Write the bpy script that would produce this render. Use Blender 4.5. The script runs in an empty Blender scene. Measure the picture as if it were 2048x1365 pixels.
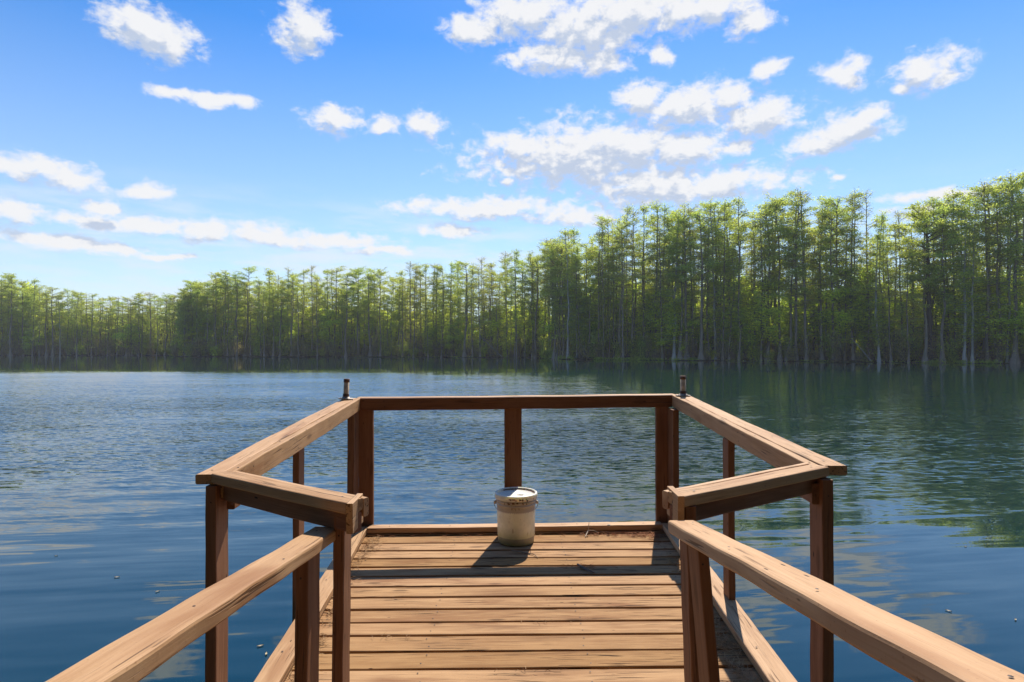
import bpy, math, random
import numpy as np
from mathutils import Vector, Matrix

S = bpy.context.scene
COL = S.collection
R = math.radians
rng = np.random.default_rng(7)
random.seed(7)

# ------------------------------------------------------------------ camera
EYE = 2.3
cam_d = bpy.data.cameras.new('camera')
cam = bpy.data.objects.new('camera', cam_d); COL.objects.link(cam)
cam.location = (0, 0, EYE)
cam.rotation_euler = (R(90.52), 0, 0)
cam_d.sensor_width = 36; cam_d.lens = 21.09
cam_d.clip_start = 0.05; cam_d.clip_end = 6000
S.camera = cam
S.cycles.max_bounces = 14; S.cycles.diffuse_bounces = 7; S.cycles.transmission_bounces = 10
S.render.resolution_x = 1024; S.render.resolution_y = 682

# ------------------------------------------------------------------ light
SUN_EL, SUN_AZ = 49.5, 15.5          # degrees; azimuth measured from +Y towards +X
sun_d = bpy.data.lights.new('sun', 'SUN'); sun_d.energy = 4.4; sun_d.angle = R(0.53)
sun_d.color = (1.0, 0.93, 0.83)
sun = bpy.data.objects.new('sun', sun_d); COL.objects.link(sun)
sv = Vector((math.cos(R(SUN_EL))*math.sin(R(SUN_AZ)), math.cos(R(SUN_EL))*math.cos(R(SUN_AZ)), math.sin(R(SUN_EL))))
sun.rotation_euler = (-sv).to_track_quat('-Z', 'Y').to_euler()
S.view_settings.view_transform = 'Standard'; S.view_settings.look = 'None'
S.view_settings.exposure = 0.68; S.view_settings.gamma = 1

# ------------------------------------------------------------------ node helpers
class NT:
    def __init__(s, tree): s.t = tree; s.n = tree.nodes; s.l = tree.links
    def new(s, typ, **kw):
        nd = s.n.new(typ)
        for k, v in kw.items(): setattr(nd, k, v)
        return nd
    def put(s, nd, i, v):
        if v is None: return
        if hasattr(v, 'is_output') or isinstance(v, bpy.types.NodeSocket): s.l.new(v, nd.inputs[i])
        else: nd.inputs[i].default_value = v
    def m(s, op, a, b=None, c=None, clamp=False):
        nd = s.new('ShaderNodeMath', operation=op); nd.use_clamp = clamp
        for i, v in enumerate((a, b, c)): s.put(nd, i, v)
        return nd.outputs[0]
    def v(s, op, a, b=None, c=None):
        nd = s.new('ShaderNodeVectorMath', operation=op)
        for i, x in enumerate((a, b, c)): s.put(nd, i, x)
        return nd.outputs['Value'] if op in ('LENGTH', 'DOT_PRODUCT') else nd.outputs[0]
    def noise(s, vec, scale=1.0, detail=3.0, rough=0.5, dist=0.0):
        nd = s.new('ShaderNodeTexNoise'); s.put(nd, 'Vector', vec)
        nd.inputs['Scale'].default_value = scale; nd.inputs['Detail'].default_value = detail
        nd.inputs['Roughness'].default_value = rough; nd.inputs['Distortion'].default_value = dist
        return nd
    def ramp(s, f, lo, hi, a=0.0, b=1.0, smooth=True):
        nd = s.new('ShaderNodeMapRange'); nd.interpolation_type = 'SMOOTHSTEP' if smooth else 'LINEAR'
        s.put(nd, 0, f); nd.inputs[1].default_value = lo; nd.inputs[2].default_value = hi
        nd.inputs[3].default_value = a; nd.inputs[4].default_value = b
        return nd.outputs[0]
    def mix(s, f, a, b, mode='MIX'):
        nd = s.new('ShaderNodeMix'); nd.data_type = 'RGBA'; nd.blend_type = mode
        s.put(nd, 0, f)
        for i, x in ((6, a), (7, b)):
            if isinstance(x, tuple): nd.inputs[i].default_value = (*x[:3], 1)
            else: s.put(nd, i, x)
        return nd.outputs[2]
    def xyz(s, x, y, z):
        nd = s.new('ShaderNodeCombineXYZ')
        for i, q in enumerate((x, y, z)): s.put(nd, i, q)
        return nd.outputs[0]
    def sep(s, v):
        nd = s.new('ShaderNodeSeparateXYZ'); s.put(nd, 0, v); return nd.outputs

# ------------------------------------------------------------------ world: physical sky with a cloud layer by direction
# cloud puffs: azimuth, elevation, half width, half height (degrees)
CLOUDS = [(6.0, 17.2, 8.9, 2.2), (16.1, 14.3, 8.4, 1.3), (-2.6, 13.1, 7.0, 0.75), (-31.1, 24.3, 2.63, 1.43), (-29.5, 23.7, 1.63, 0.77), (-32.3, 24.9, 1.36, 0.83), (-19.2, 26.5, 2.13, 1.62), (-18.8, 25.3, 1.28, 0.74), (-29.3, 20.2, 1.81, 0.44), (-26.7, 20.1, 1.71, 0.53), (-24.0, 20.3, 1.12, 0.54), (-16.5, 19.9, 2.02, 0.89), (-12.2, 20.0, 1.14, 0.66), (-8.5, 20.3, 1.59, 1.0), (1.2, 29.0, 4.3, 1.64), (-3.5, 27.8, 2.85, 1.04), (7.4, 27.7, 5.16, 2.23), (11.1, 29.0, 6.44, 1.61), (17.4, 28.5, 5.22, 1.23), (21.6, 26.9, 1.65, 1.13), (4.1, 25.7, 3.8, 1.24), (8.3, 25.4, 2.57, 1.08), (14.3, 25.5, 1.26, 0.68), (23.4, 23.0, 1.29, 0.67), (29.4, 21.6, 1.67, 1.08), (35.2, 20.7, 1.98, 1.23), (33.0, 19.8, 0.61, 0.35), (12.5, 22.1, 2.28, 1.2), (16.5, 21.1, 3.51, 1.67), (19.5, 21.4, 2.12, 1.09), (22.5, 19.5, 3.06, 1.33), (1.2, 18.4, 3.58, 1.12), (6.0, 18.1, 5.19, 2.15), (11.1, 18.1, 5.52, 2.03), (16.1, 17.7, 3.97, 1.42), (21.2, 17.4, 1.24, 0.81), (13.0, 15.2, 4.99, 1.13), (18.3, 14.5, 6.46, 1.11), (29.0, 17.4, 2.92, 1.29), (30.6, 18.2, 1.59, 0.93), (27.2, 16.7, 2.08, 0.78), (-38.5, 13.2, 2.63, 0.92), (-36.7, 12.8, 1.84, 0.73), (-31.5, 12.7, 1.74, 0.62), (-39.8, 9.8, 1.35, 0.93), (-34.5, 10.9, 0.97, 0.61), (-35.4, 9.8, 2.54, 0.53), (-31.5, 10.0, 2.78, 0.63), (-26.7, 9.9, 3.05, 0.83), (-22.0, 9.8, 3.7, 0.77), (-16.0, 9.8, 3.97, 0.58), (-37.3, 7.9, 3.63, 0.6), (-33.5, 7.8, 2.32, 0.39), (-30.0, 7.5, 1.43, 0.3), (-12.0, 9.0, 2.74, 0.36), (-2.6, 13.1, 5.72, 0.72), (6.5, 12.3, 4.01, 0.63), (-5.4, 11.0, 2.56, 0.6), (35.5, 11.7, 3.48, 0.34), (34.5, 10.7, 1.94, 0.34), (28.7, 14.0, 0.59, 0.3), (-0.1, 15.1, 0.67, 0.3)]
W = bpy.data.worlds.new('World'); S.world = W; W.use_nodes = True
W.node_tree.nodes.clear()
g = NT(W.node_tree)
sky = g.new('ShaderNodeTexSky', sky_type='NISHITA'); sky.sun_disc = False
sky.sun_elevation = R(SUN_EL); sky.sun_rotation = R(SUN_AZ)
sky.air_density = 1.0; sky.dust_density = 0.15; sky.ozone_density = 4.0
sky_c = sky.outputs[0]
hs = g.new('ShaderNodeHueSaturation'); hs.inputs['Saturation'].default_value = 1.33; hs.inputs['Hue'].default_value = 0.505; hs.inputs['Value'].default_value = 0.86
g.l.new(sky_c, hs.inputs['Color']); sky_c = hs.outputs[0]
dirv = g.new('ShaderNodeTexCoord').outputs['Generated']
dx, dy, dz = g.sep(dirv)
az = g.m('ARCTAN2', dx, dy); el = g.m('ARCSINE', dz)
p0 = g.xyz(az, el, 0.0)
pd = g.v('SCALE', p0); pd.node.inputs['Scale'].default_value = 180/math.pi
def field(nt, p, with_noise_at):
    """cloud thickness at direction p (degrees)"""
    acc = None
    for (ca, ce, ra, re) in CLOUDS:
        q = nt.v('MULTIPLY_ADD', p, (1/ra, 1/re, 0), (-ca/ra, -ce/re, 0))
        ln = nt.v('LENGTH', q)
        acc = ln if acc is None else nt.m('SMOOTH_MIN', acc, ln, 0.25)
    return nt.m('SUBTRACT', 1.0, acc)
grp = bpy.data.node_groups.new('cloud_field', 'ShaderNodeTree')
grp.interface.new_socket('p', in_out='INPUT', socket_type='NodeSocketVector')
grp.interface.new_socket('f', in_out='OUTPUT', socket_type='NodeSocketFloat')
gg = NT(grp); gi = gg.new('NodeGroupInput'); go = gg.new('NodeGroupOutput')
pin = gi.outputs[0]
sq = gg.v('MULTIPLY', pin, (1.0, 1.55, 1.0))
wn = gg.noise(sq, 0.16, 3, 0.55).outputs['Color']
wv = gg.v('MULTIPLY', gg.v('SUBTRACT', wn, (0.5, 0.5, 0.5)), (4.4, 1.8, 0.0))
pw = gg.v('ADD', pin, wv)
f0 = field(gg, pw, None)
n1 = gg.noise(sq, 0.62, 9, 0.62, 0.2).outputs[0]
# sparse scattered clouds away from the listed ones (behind and overhead)
sx, sy, sz = gg.sep(pin)
away = gg.ramp(gg.m('ABSOLUTE', sx), 48, 62)
high = gg.ramp(sy, 36, 46)
far_n = gg.noise(gg.v('MULTIPLY', pin, (1.0, 1.7, 1.0)), 0.055, 2, 0.5).outputs[0]
scat = gg.m('SUBTRACT', gg.m('MULTIPLY', far_n, 4.0), 2.7)
f0b = gg.m('MAXIMUM', f0, gg.m('SUBTRACT', gg.m('MULTIPLY_ADD', gg.m('MAXIMUM', away, high), 6.0, -6.0), gg.m('MULTIPLY', scat, -1.0)))
f0c = gg.m('MAXIMUM', f0b, -1.2)
f1 = gg.m('ADD', gg.m('MULTIPLY_ADD', f0c, 1.7, 0.62), gg.m('MULTIPLY', gg.m('SUBTRACT', n1, 0.52), 4.9))
gg.l.new(f1, go.inputs[0])
def cf(p):
    nd = g.new('ShaderNodeGroup'); nd.node_tree = grp; g.l.new(p, nd.inputs[0]); return nd.outputs[0]
F = cf(pd)
Fs = cf(g.v('ADD', pd, (0.3, 1.3, 0.0)))
dens = g.ramp(F, -0.45, 1.35)
thick = g.ramp(g.m('ADD', g.m('SUBTRACT', Fs, F), g.m('MULTIPLY', F, 0.44)), -0.25, 1.08)
ccol = g.mix(thick, (4.65, 4.65, 4.7), (2.75, 3.15, 3.9))
# thin streaky veil near the horizon
sv1 = g.noise(g.v('MULTIPLY', pd, (1.0, 5.0, 1.0)), 0.09, 5, 0.6).outputs[0]
lowband = g.m('MULTIPLY', g.ramp(el, R(1.0), R(5), 0, 1), g.ramp(el, R(9), R(15), 1, 0))
leftness = g.ramp(az, R(-8), R(12), 1.0, 0.35)
veil = g.m('MULTIPLY', g.m('MULTIPLY', g.ramp(sv1, 0.40, 0.66), lowband), g.m('MULTIPLY', leftness, 0.75))
withveil = g.mix(veil, g.mix(g.ramp(el, R(0), R(27), 0.70, 0.0, False), sky_c, (3.7, 4.5, 5.45)), (4.1, 4.45, 5.0))
fin = g.mix(g.m('MULTIPLY', dens, 0.97), withveil, ccol)
below = g.ramp(dz, -0.01, 0.0)
fin = g.mix(below, sky_c, fin)
bg = g.new('ShaderNodeBackground'); bg.inputs['Strength'].default_value = 0.125
g.l.new(fin, bg.inputs[0]); wo = g.new('ShaderNodeOutputWorld'); g.l.new(bg.outputs[0], wo.inputs[0])
W.cycles.sampling_method = 'MANUAL'; W.cycles.sample_map_resolution = 512

# ------------------------------------------------------------------ tags and mesh builders
def tag(o, label=None, cat=None, group=None, kind=None):
    if label: o['label'] = label
    if cat: o['category'] = cat
    if group: o['group'] = group
    if kind: o['kind'] = kind
    return o
def empty(name, loc, rz=0.0):
    o = bpy.data.objects.new(name, None); COL.objects.link(o); o.location = loc; o.rotation_euler.z = rz
    o.empty_display_size = 0.2
    return o
class MB:
    """numpy mesh collector; optional vector attribute gc (grain coordinates)"""
    def __init__(s): s.v = []; s.f = []; s.g = []; s.m = []; s.n = 0
    def add(s, v, f, gc=None, mat=0):
        v = np.asarray(v, float); s.v.append(v)
        s.g.append(np.zeros_like(v) if gc is None else np.asarray(gc, float))
        for q in f: s.f.append(tuple(int(i)+s.n for i in q)); s.m.append(mat)
        s.n += len(v)
    def build(s, name, mats, parent=None, smooth=False, origin=None):
        V = np.concatenate(s.v)
        if origin is not None: V = V - np.array(origin)
        me = bpy.data.meshes.new(name); me.from_pydata(V.tolist(), [], s.f)
        at = me.attributes.new('gc', 'FLOAT_VECTOR', 'POINT')
        at.data.foreach_set('vector', np.concatenate(s.g).astype(np.float32).ravel())
        if not isinstance(mats, (list, tuple)): mats = [mats]
        for m_ in mats: me.materials.append(m_)
        me.polygons.foreach_set('material_index', s.m)
        if smooth: me.polygons.foreach_set('use_smooth', [True]*len(s.f))
        me.update()
        o = bpy.data.objects.new(name, me); COL.objects.link(o)
        if parent is not None: o.parent = parent
        if origin is not None: o.location = origin
        return o
def fast_mesh(name, V, F, mats, midx=None, smooth=False):
    """V (n,3), F list of arrays grouped by corner count"""
    me = bpy.data.meshes.new(name)
    nv = len(V); loops = np.concatenate([f.ravel() for f in F]).astype(np.int32)
    tot = np.concatenate([np.full(len(f), f.shape[1], np.int32) for f in F])
    start = np.concatenate([[0], np.cumsum(tot)[:-1]]).astype(np.int32)
    me.vertices.add(nv); me.vertices.foreach_set('co', V.astype(np.float32).ravel())
    me.loops.add(len(loops)); me.loops.foreach_set('vertex_index', loops)
    me.polygons.add(len(tot)); me.polygons.foreach_set('loop_start', start); me.polygons.foreach_set('loop_total', tot)
    for m_ in mats: me.materials.append(m_)
    if midx is not None: me.polygons.foreach_set('material_index', midx.astype(np.int32))
    me.update(calc_edges=True)
    if smooth: me.polygons.foreach_set('use_smooth', np.ones(len(tot), bool))
    return me

# ------------------------------------------------------------------ materials
def new_mat(name):
    m_ = bpy.data.materials.new(name); m_.use_nodes = True; m_.node_tree.nodes.clear()
    t = NT(m_.node_tree); out = t.new('ShaderNodeOutputMaterial')
    return m_, t, out
def wood(name, base, worn, dark, crack=0.5, rough=0.75, patch=0.5, knots=0.5):
    m_, t, out = new_mat(name)
    a = t.new('ShaderNodeAttribute', attribute_name='gc').outputs['Vector']
    fine = t.noise(t.v('MULTIPLY', a, (2.2, 55, 55)), 1, 5, 0.6, 0.3).outputs[0]
    mid = t.noise(t.v('MULTIPLY', a, (1.6, 14, 14)), 1, 4, 0.6, 0.6).outputs[0]
    low = t.noise(t.v('MULTIPLY', a, (1.3, 4, 4)), 1, 3, 0.6).outputs[0]
    spk = t.noise(a, 140, 2, 0.6).outputs[0]
    bx_ = t.sep(a)
    bd = t.new('ShaderNodeTexWhiteNoise', noise_dimensions='1D')
    t.l.new(t.m('FLOOR', bx_[2]), bd.inputs['W'])
    fine2 = t.noise(t.v('MULTIPLY', a, (5.0, 170, 170)), 1, 3, 0.6, 0.2).outputs[0]
    c = t.mix(t.ramp(t.m('ADD', t.m('MULTIPLY', fine, 0.55), t.m('MULTIPLY', fine2, 0.45)), 0.38, 0.62), base, worn)
    c = t.mix(t.ramp(fine2, 0.54, 0.64, 0, 0.55), c, dark)
    c = t.mix(t.m('MULTIPLY', t.ramp(mid, 0.50, 0.72), patch), c, dark)
    c = t.mix(t.ramp(low, 0.35, 0.7, 0.0, 0.55), c, worn)
    red = t.noise(t.v('MULTIPLY', t.v('ADD', a, (31.0, 7.0, 3.0)), (1.1, 5, 5)), 1, 3, 0.65, 0.5).outputs[0]
    c = t.mix(t.ramp(red, 0.52, 0.72, 0.0, 0.75), c, tuple(x*y for x, y in zip(base, (0.72, 0.60, 0.55))))
    pit = t.new('ShaderNodeTexVoronoi', feature='F1'); pit.inputs['Scale'].default_value = 1
    t.l.new(t.v('MULTIPLY', a, (7.0, 26, 26)), pit.inputs['Vector'])
    c = t.mix(t.m('MULTIPLY', t.ramp(pit.outputs['Distance'], 0.05, 0.10, 1, 0), t.ramp(gate_p := t.noise(a, 3.0, 2, 0.5).outputs[0], 0.50, 0.56)), c, tuple(x*0.2 for x in dark))
    # cracks along the grain
    ck = t.noise(t.v('MULTIPLY', a, (3.2, 110, 110)), 1, 2, 0.5, 0.12).outputs[0]
    gate = t.noise(t.v('MULTIPLY', a, (1.7, 9, 9)), 1, 2, 0.5).outputs[0]
    crk = t.m('MULTIPLY', t.ramp(ck, 0.60, 0.64), t.ramp(gate, 0.47, 0.56))
    crk = t.m('MULTIPLY', crk, crack)
    c = t.mix(crk, c, tuple(x*0.25 for x in dark))
    # knots
    vo = t.new('ShaderNodeTexVoronoi', feature='F1'); vo.inputs['Scale'].default_value = 1
    t.l.new(t.v('MULTIPLY', a, (2.0, 7, 7)), vo.inputs['Vector'])
    kn = t.m('MULTIPLY', t.ramp(t.m('ADD', vo.outputs['Distance'], t.m('MULTIPLY', fine, 0.12)), 0.13, 0.20, 1, 0), knots)
    c = t.mix(kn, c, tuple(x*0.35 for x in dark))
    dirt = t.m('MULTIPLY', t.ramp(spk, 0.66, 0.74), 0.5)
    c = t.mix(dirt, c, dark)
    hv = t.new('ShaderNodeHueSaturation'); t.l.new(c, hv.inputs['Color'])
    t.l.new(t.m('MULTIPLY_ADD', bd.outputs['Value'], 0.34, 0.83), hv.inputs['Value'])
    t.l.new(t.m('MULTIPLY_ADD', bd.outputs['Value'], -0.12, 1.05), hv.inputs['Saturation'])
    b = t.new('ShaderNodeBsdfPrincipled'); t.l.new(hv.outputs[0], b.inputs['Base Color'])
    b.inputs['Roughness'].default_value = rough; b.inputs['Specular IOR Level'].default_value = 0.14
    h = t.m('ADD', t.m('MULTIPLY', fine, 0.8), t.m('ADD', t.m('MULTIPLY', crk, -2.0), t.m('MULTIPLY', spk, 0.25)))
    bp = t.new('ShaderNodeBump'); bp.inputs['Strength'].default_value = 0.8; bp.inputs['Distance'].default_value = 0.0016
    t.l.new(h, bp.inputs['Height']); t.l.new(bp.outputs[0], b.inputs['Normal'])
    t.l.new(b.outputs[0], out.inputs[0]); return m_
def simple(name, col, rough=0.6, metal=0.0, var=0.3, scale=20, dark=None, dthr=(0.55, 0.7), bump=0.0):
    m_, t, out = new_mat(name)
    co = t.new('ShaderNodeTexCoord').outputs['Object']
    n = t.noise(co, scale, 5, 0.6).outputs[0]
    c = t.mix(t.ramp(n, 0.3, 0.7), tuple(x*(1-var) for x in col), tuple(min(1, x*(1+var*0.5)) for x in col))
    if dark:
        n2 = t.noise(co, scale*0.35, 6, 0.65).outputs[0]
        c = t.mix(t.ramp(n2, *dthr), c, dark)
    b = t.new('ShaderNodeBsdfPrincipled'); t.l.new(c, b.inputs['Base Color'])
    b.inputs['Roughness'].default_value = rough; b.inputs['Metallic'].default_value = metal
    if bump:
        bp = t.new('ShaderNodeBump'); bp.inputs['Distance'].default_value = bump; t.l.new(n, bp.inputs['Height']); t.l.new(bp.outputs[0], b.inputs['Normal'])
    t.l.new(b.outputs[0], out.inputs[0]); return m_
def leaf(name, c1, c2, trans=0.5, tcol=None, hue=0.04):
    m_, t, out = new_mat(name)
    oi = t.new('ShaderNodeObjectInfo'); rnd = oi.outputs['Random']
    geo = t.new('ShaderNodeNewGeometry')
    ri = geo.outputs['Random Per Island']
    n = t.noise(geo.outputs['Position'], 0.35, 3, 0.6).outputs[0]
    f = t.m('ADD', t.m('MULTIPLY', rnd, 0.45), t.m('ADD', t.m('MULTIPLY', ri, 0.25), t.ramp(n, 0.35, 0.65, 0, 0.4)), clamp=True)
    c = t.mix(f, c1, c2)
    hv = t.new('ShaderNodeHueSaturation'); t.l.new(c, hv.inputs['Color'])
    t.l.new(t.m('MULTIPLY_ADD', rnd, hue, 0.5-hue/2), hv.inputs['Hue'])
    t.l.new(t.m('MULTIPLY_ADD', ri, 0.7, 0.65), hv.inputs['Value'])
    c = hv.outputs[0]
    d = t.new('ShaderNodeBsdfDiffuse'); t.l.new(c, d.inputs[0])
    tr = t.new('ShaderNodeBsdfTranslucent')
    tc = t.mix(1.0, c, tcol or (1.5, 1.5, 0.8), 'MULTIPLY'); t.l.new(tc, tr.inputs[0])
    mx = t.new('ShaderNodeMixShader'); mx.inputs[0].default_value = trans
    t.l.new(d.outputs[0], mx.inputs[1]); t.l.new(tr.outputs[0], mx.inputs[2])
    t.l.new(mx.outputs[0], out.inputs[0]); return m_
def bark(name, c1, c2):
    m_, t, out = new_mat(name)
    geo = t.new('ShaderNodeNewGeometry'); pos = geo.outputs['Position']
    rnd = t.new('ShaderNodeObjectInfo').outputs['Random']
    n = t.noise(t.v('MULTIPLY', pos, (9, 9, 0.8)), 1, 4, 0.6).outputs[0]
    lo = t.noise(pos, 0.5, 3, 0.6).outputs[0]
    f = t.m('ADD', t.m('MULTIPLY', t.ramp(n, 0.3, 0.7), 0.6), t.m('MULTIPLY', rnd, 0.4))
    c = t.mix(f, c1, c2)
    c = t.mix(t.ramp(lo, 0.5, 0.7, 0, 0.5), c, (0.10, 0.11, 0.06))
    d = t.new('ShaderNodeBsdfDiffuse'); t.l.new(c, d.inputs[0]); t.l.new(d.outputs[0], out.inputs[0]); return m_

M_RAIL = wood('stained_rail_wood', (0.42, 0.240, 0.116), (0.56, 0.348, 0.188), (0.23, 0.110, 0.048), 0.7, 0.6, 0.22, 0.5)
M_POST_SHADE = wood('stained_post_and_shaded_rail_wood', (0.175, 0.076, 0.036), (0.25, 0.118, 0.058), (0.10, 0.042, 0.020), 0.45, 0.6, 0.35, 0.35)  # post tone, also used where a viewer-facing rail board should read as shaded
M_DECK = wood('weathered_deck_wood', (0.270, 0.137, 0.055), (0.43, 0.248, 0.110), (0.11, 0.044, 0.018), 1.0, 0.8, 0.50, 0.6)
M_UNDER = wood('rough_under_wood', (0.16, 0.10, 0.065), (0.20, 0.13, 0.085), (0.08, 0.05, 0.03), 0.5)
M_NAIL = simple('rusty_nail', (0.05, 0.03, 0.02), 0.6, 0.4)
M_LEAF = leaf('cypress_needles', (0.300, 0.390, 0.085), (0.480, 0.540, 0.150), 0.66, (1.45, 1.4, 0.85))
M_LEAF2 = leaf('olive_budding_needles', (0.330, 0.330, 0.115), (0.470, 0.440, 0.190), 0.60)
M_LEAF3 = leaf('bright_understory_leaves', (0.380, 0.500, 0.080), (0.660, 0.690, 0.150), 0.70)
M_BRUSH = leaf('brown_bank_brush', (0.270, 0.225, 0.140), (0.420, 0.370, 0.180), 0.55)
M_SHADE_LEAF = leaf('dark_shading_leaves', (0.022, 0.036, 0.012), (0.045, 0.065, 0.020), 0.25)  # leaf tone darkened so the unseen wood throws little light back
M_BARK = bark('grey_cypress_bark', (0.150, 0.122, 0.092), (0.320, 0.275, 0.215))
M_BARKP = bark('pale_cypress_bark', (0.260, 0.245, 0.220), (0.450, 0.430, 0.380))
M_BARKD = bark('dark_wet_bark', (0.070, 0.056, 0.042), (0.160, 0.132, 0.100))

# ------------------------------------------------------------------ the lake: closed shoreline around the camera
# (x, y) of the far bank, left to right, then round behind the near bank
SHORE = [(-210, -14), (-215, 60), (-190, 118), (-160, 145), (-128, 150), (-105, 152), (-87, 150), (-80, 146), (-75.5, 133),
         (-55, 131), (-33, 129), (-12, 126), (-2, 122), (5.5, 118), (10, 106), (22, 100), (37, 94), (49, 88.5), (60, 83), (66, 79),
         (80, 72), (98, 58), (104, 30), (96, -4), (60, -14), (20, -7), (0, -5), (-30, -7), (-90, -14)]
def shore_resample(pts, step=1.0):
    out = []
    n = len(pts)
    for i in range(n):
        a = np.array(pts[i], float); b = np.array(pts[(i+1) % n], float)
        k = max(1, int(np.linalg.norm(b-a)/step))
        for j in range(k): out.append(a+(b-a)*j/k)
    return np.array(out)
SH = shore_resample(SHORE, 1.2)
ph = np.cumsum(np.r_[0, np.linalg.norm(np.diff(SH, axis=0), axis=1)])
tn = np.roll(SH, -1, 0)-np.roll(SH, 1, 0); tn /= np.linalg.norm(tn, axis=1)[:, None]
NRM = np.c_[-tn[:, 1], tn[:, 0]]                 # outward: shoreline runs clockwise seen from above
cen = SH.mean(0)
if ((SH+NRM*3-cen)**2).sum(1).mean() < ((SH-cen)**2).sum(1).mean(): NRM = -NRM
SHJ = SH + NRM*(0.9*np.sin(ph*0.27)+0.6*np.sin(ph*0.83+1)+0.35*np.sin(ph*1.9+2))[:, None]
# smooth outward normals for the far rings
NS = NRM.copy()
for _ in range(60): NS = (np.roll(NS, 1, 0)+NS+np.roll(NS, -1, 0))/3
NS /= np.linalg.norm(NS, axis=1)[:, None]
rad = (SH-cen)/np.linalg.norm(SH-cen, axis=1)[:, None]
rings = [(0, -0.6, NRM), (0.5, 0.02, NRM), (1.0, 0.13, NRM), (2.5, 0.22, NS), (8, 0.4, NS), (25, 0.6, rad), (90, 1.0, rad), (500, 2.0, rad), (3000, 4.0, rad)]
Vv = []; Ff = []
n = len(SHJ)
for (d, z, nn) in rings:
    p = SHJ+nn*d
    zj = 0.05*np.sin(ph*0.8)+0.04*np.sin(ph*2.3) if 0 < d < 30 else 0*ph
    Vv.append(np.c_[p, np.full(n, z)+zj])
for k in range(len(rings)-1):
    i = np.arange(n); j = (i+1) % n
    Ff.append(np.c_[k*n+i, k*n+j, (k+1)*n+j, (k+1)*n+i])
m_, t, out = new_mat('leaf_litter_bank')
pos = t.new('ShaderNodeNewGeometry').outputs['Position']
n1 = t.noise(pos, 1.3, 5, 0.65).outputs[0]; n2 = t.noise(pos, 0.25, 3, 0.5).outputs[0]
c = t.mix(t.ramp(n1, 0.3, 0.7), (0.030, 0.024, 0.016), (0.085, 0.062, 0.035)); c = t.mix(t.ramp(n2, 0.45, 0.65, 0, 0.6), c, (0.05, 0.07, 0.02))
b = t.new('ShaderNodeBsdfDiffuse'); t.l.new(c, b.inputs[0]); t.l.new(b.outputs[0], out.inputs[0])
me = fast_mesh('ground', np.concatenate(Vv), [np.concatenate(Ff)], [m_], smooth=False)
o = bpy.data.objects.new('ground', me); COL.objects.link(o); tag(o, kind='structure')

# water: one sheet, ripples as real surface slopes in world space
m_, t, out = new_mat('lake_water')
pos = t.new('ShaderNodeNewGeometry').outputs['Position']
px_, py_, pz_ = t.sep(pos)
r2 = t.m('SQRT', t.m('ADD', t.m('MULTIPLY', px_, px_), t.m('MULTIPLY', py_, py_)))
edge_n = t.noise(t.v('MULTIPLY', pos, (1, 1, 0)), 0.035, 3, 0.55).outputs[0]
edge_f = t.noise(t.v('MULTIPLY', pos, (0.25, 1, 0)), 0.5, 3, 0.6).outputs[0]
yy = t.m('ADD', py_, t.m('ADD', t.m('MULTIPLY', t.m('SUBTRACT', edge_n, 0.5), 30), t.m('MULTIPLY', t.m('SUBTRACT', edge_f, 0.5), 8)))
# wind patch: strong ripples between ~8 m and ~50 m, calm lee along the far trees and close to the dock
far_edge = t.ramp(yy, 46, 62, 1, 0)
near_edge = t.ramp(t.m('ADD', py_, t.m('MULTIPLY', t.m('SUBTRACT', edge_f, 0.5), 5)), 6.0, 15.0, 0, 1)
patchy = t.ramp(t.noise(t.v('MULTIPLY', pos, (0.5, 1, 0)), 0.11, 3, 0.6).outputs[0], 0.34, 0.56, 0.25, 1.0)
lee = t.m('SUBTRACT', px_, t.m('MULTIPLY', py_, 0.10))          # the tall stand shelters the right side
shel = t.ramp(lee, 0.0, 7.0, 1.0, 0.62); shel2 = t.ramp(lee, 0.0, 7.0, 1.0, 0.25)
wind = t.m('MULTIPLY', t.m('MULTIPLY', t.m('MULTIPLY', far_edge, near_edge), patchy), shel)
def slope(scale_vec, sc, det, rough, ax, ay, rot=0.0):
    q = pos
    if rot:
        mp = t.new('ShaderNodeMapping'); mp.inputs['Rotation'].default_value = (0, 0, rot); t.l.new(pos, mp.inputs[0]); q = mp.outputs[0]
    nn = t.noise(t.v('MULTIPLY', q, scale_vec), sc, det, rough, 0.3)
    return t.v('MULTIPLY', t.v('SUBTRACT', nn.outputs['Color'], (0.5, 0.5, 0.5)), (ax, ay, 0))
wavelets = slope((0.5, 2.1, 0), 7.5, 2, 0.6, 0.40, 1.25)
swell = slope((0.20, 1.9, 0), 2.6, 2, 0.5, 0.035, 0.210, R(-7))
calm = slope((0.6, 1.3, 0), 3.5, 2, 0.5, 0.010, 0.020)
wv_ = t.v('SCALE', wavelets); t.l.new(t.m('MULTIPLY', wind, t.ramp(py_, 12, 36, 1.0, 0.32)), wv_.node.inputs['Scale'])
sw_amt = t.m('ADD', t.m('MULTIPLY', t.ramp(py_, 3.0, 8.0, 0.40, 1.0), t.ramp(py_, 30, 60, 1.0, 0.10)), 0.0)
sw_ = t.v('SCALE', swell); t.l.new(t.m('MULTIPLY', sw_amt, shel), sw_.node.inputs['Scale'])
nsum = t.v('ADD', t.v('ADD', wv_, sw_), calm)
lean = t.xyz(0.0, t.m('MULTIPLY', t.m('MULTIPLY', t.m('MULTIPLY', far_edge, near_edge), shel2), t.ramp(py_, 10, 34, -0.042, -0.090)), 1.0)
nrm = t.v('NORMALIZE', t.v('ADD', nsum, lean))
b = t.new('ShaderNodeBsdfPrincipled')
b.inputs['Base Color'].default_value = (0.0022, 0.0210, 0.0225, 1)
b.inputs['Roughness'].default_value = 0.012; b.inputs['IOR'].default_value = 1.62
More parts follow.
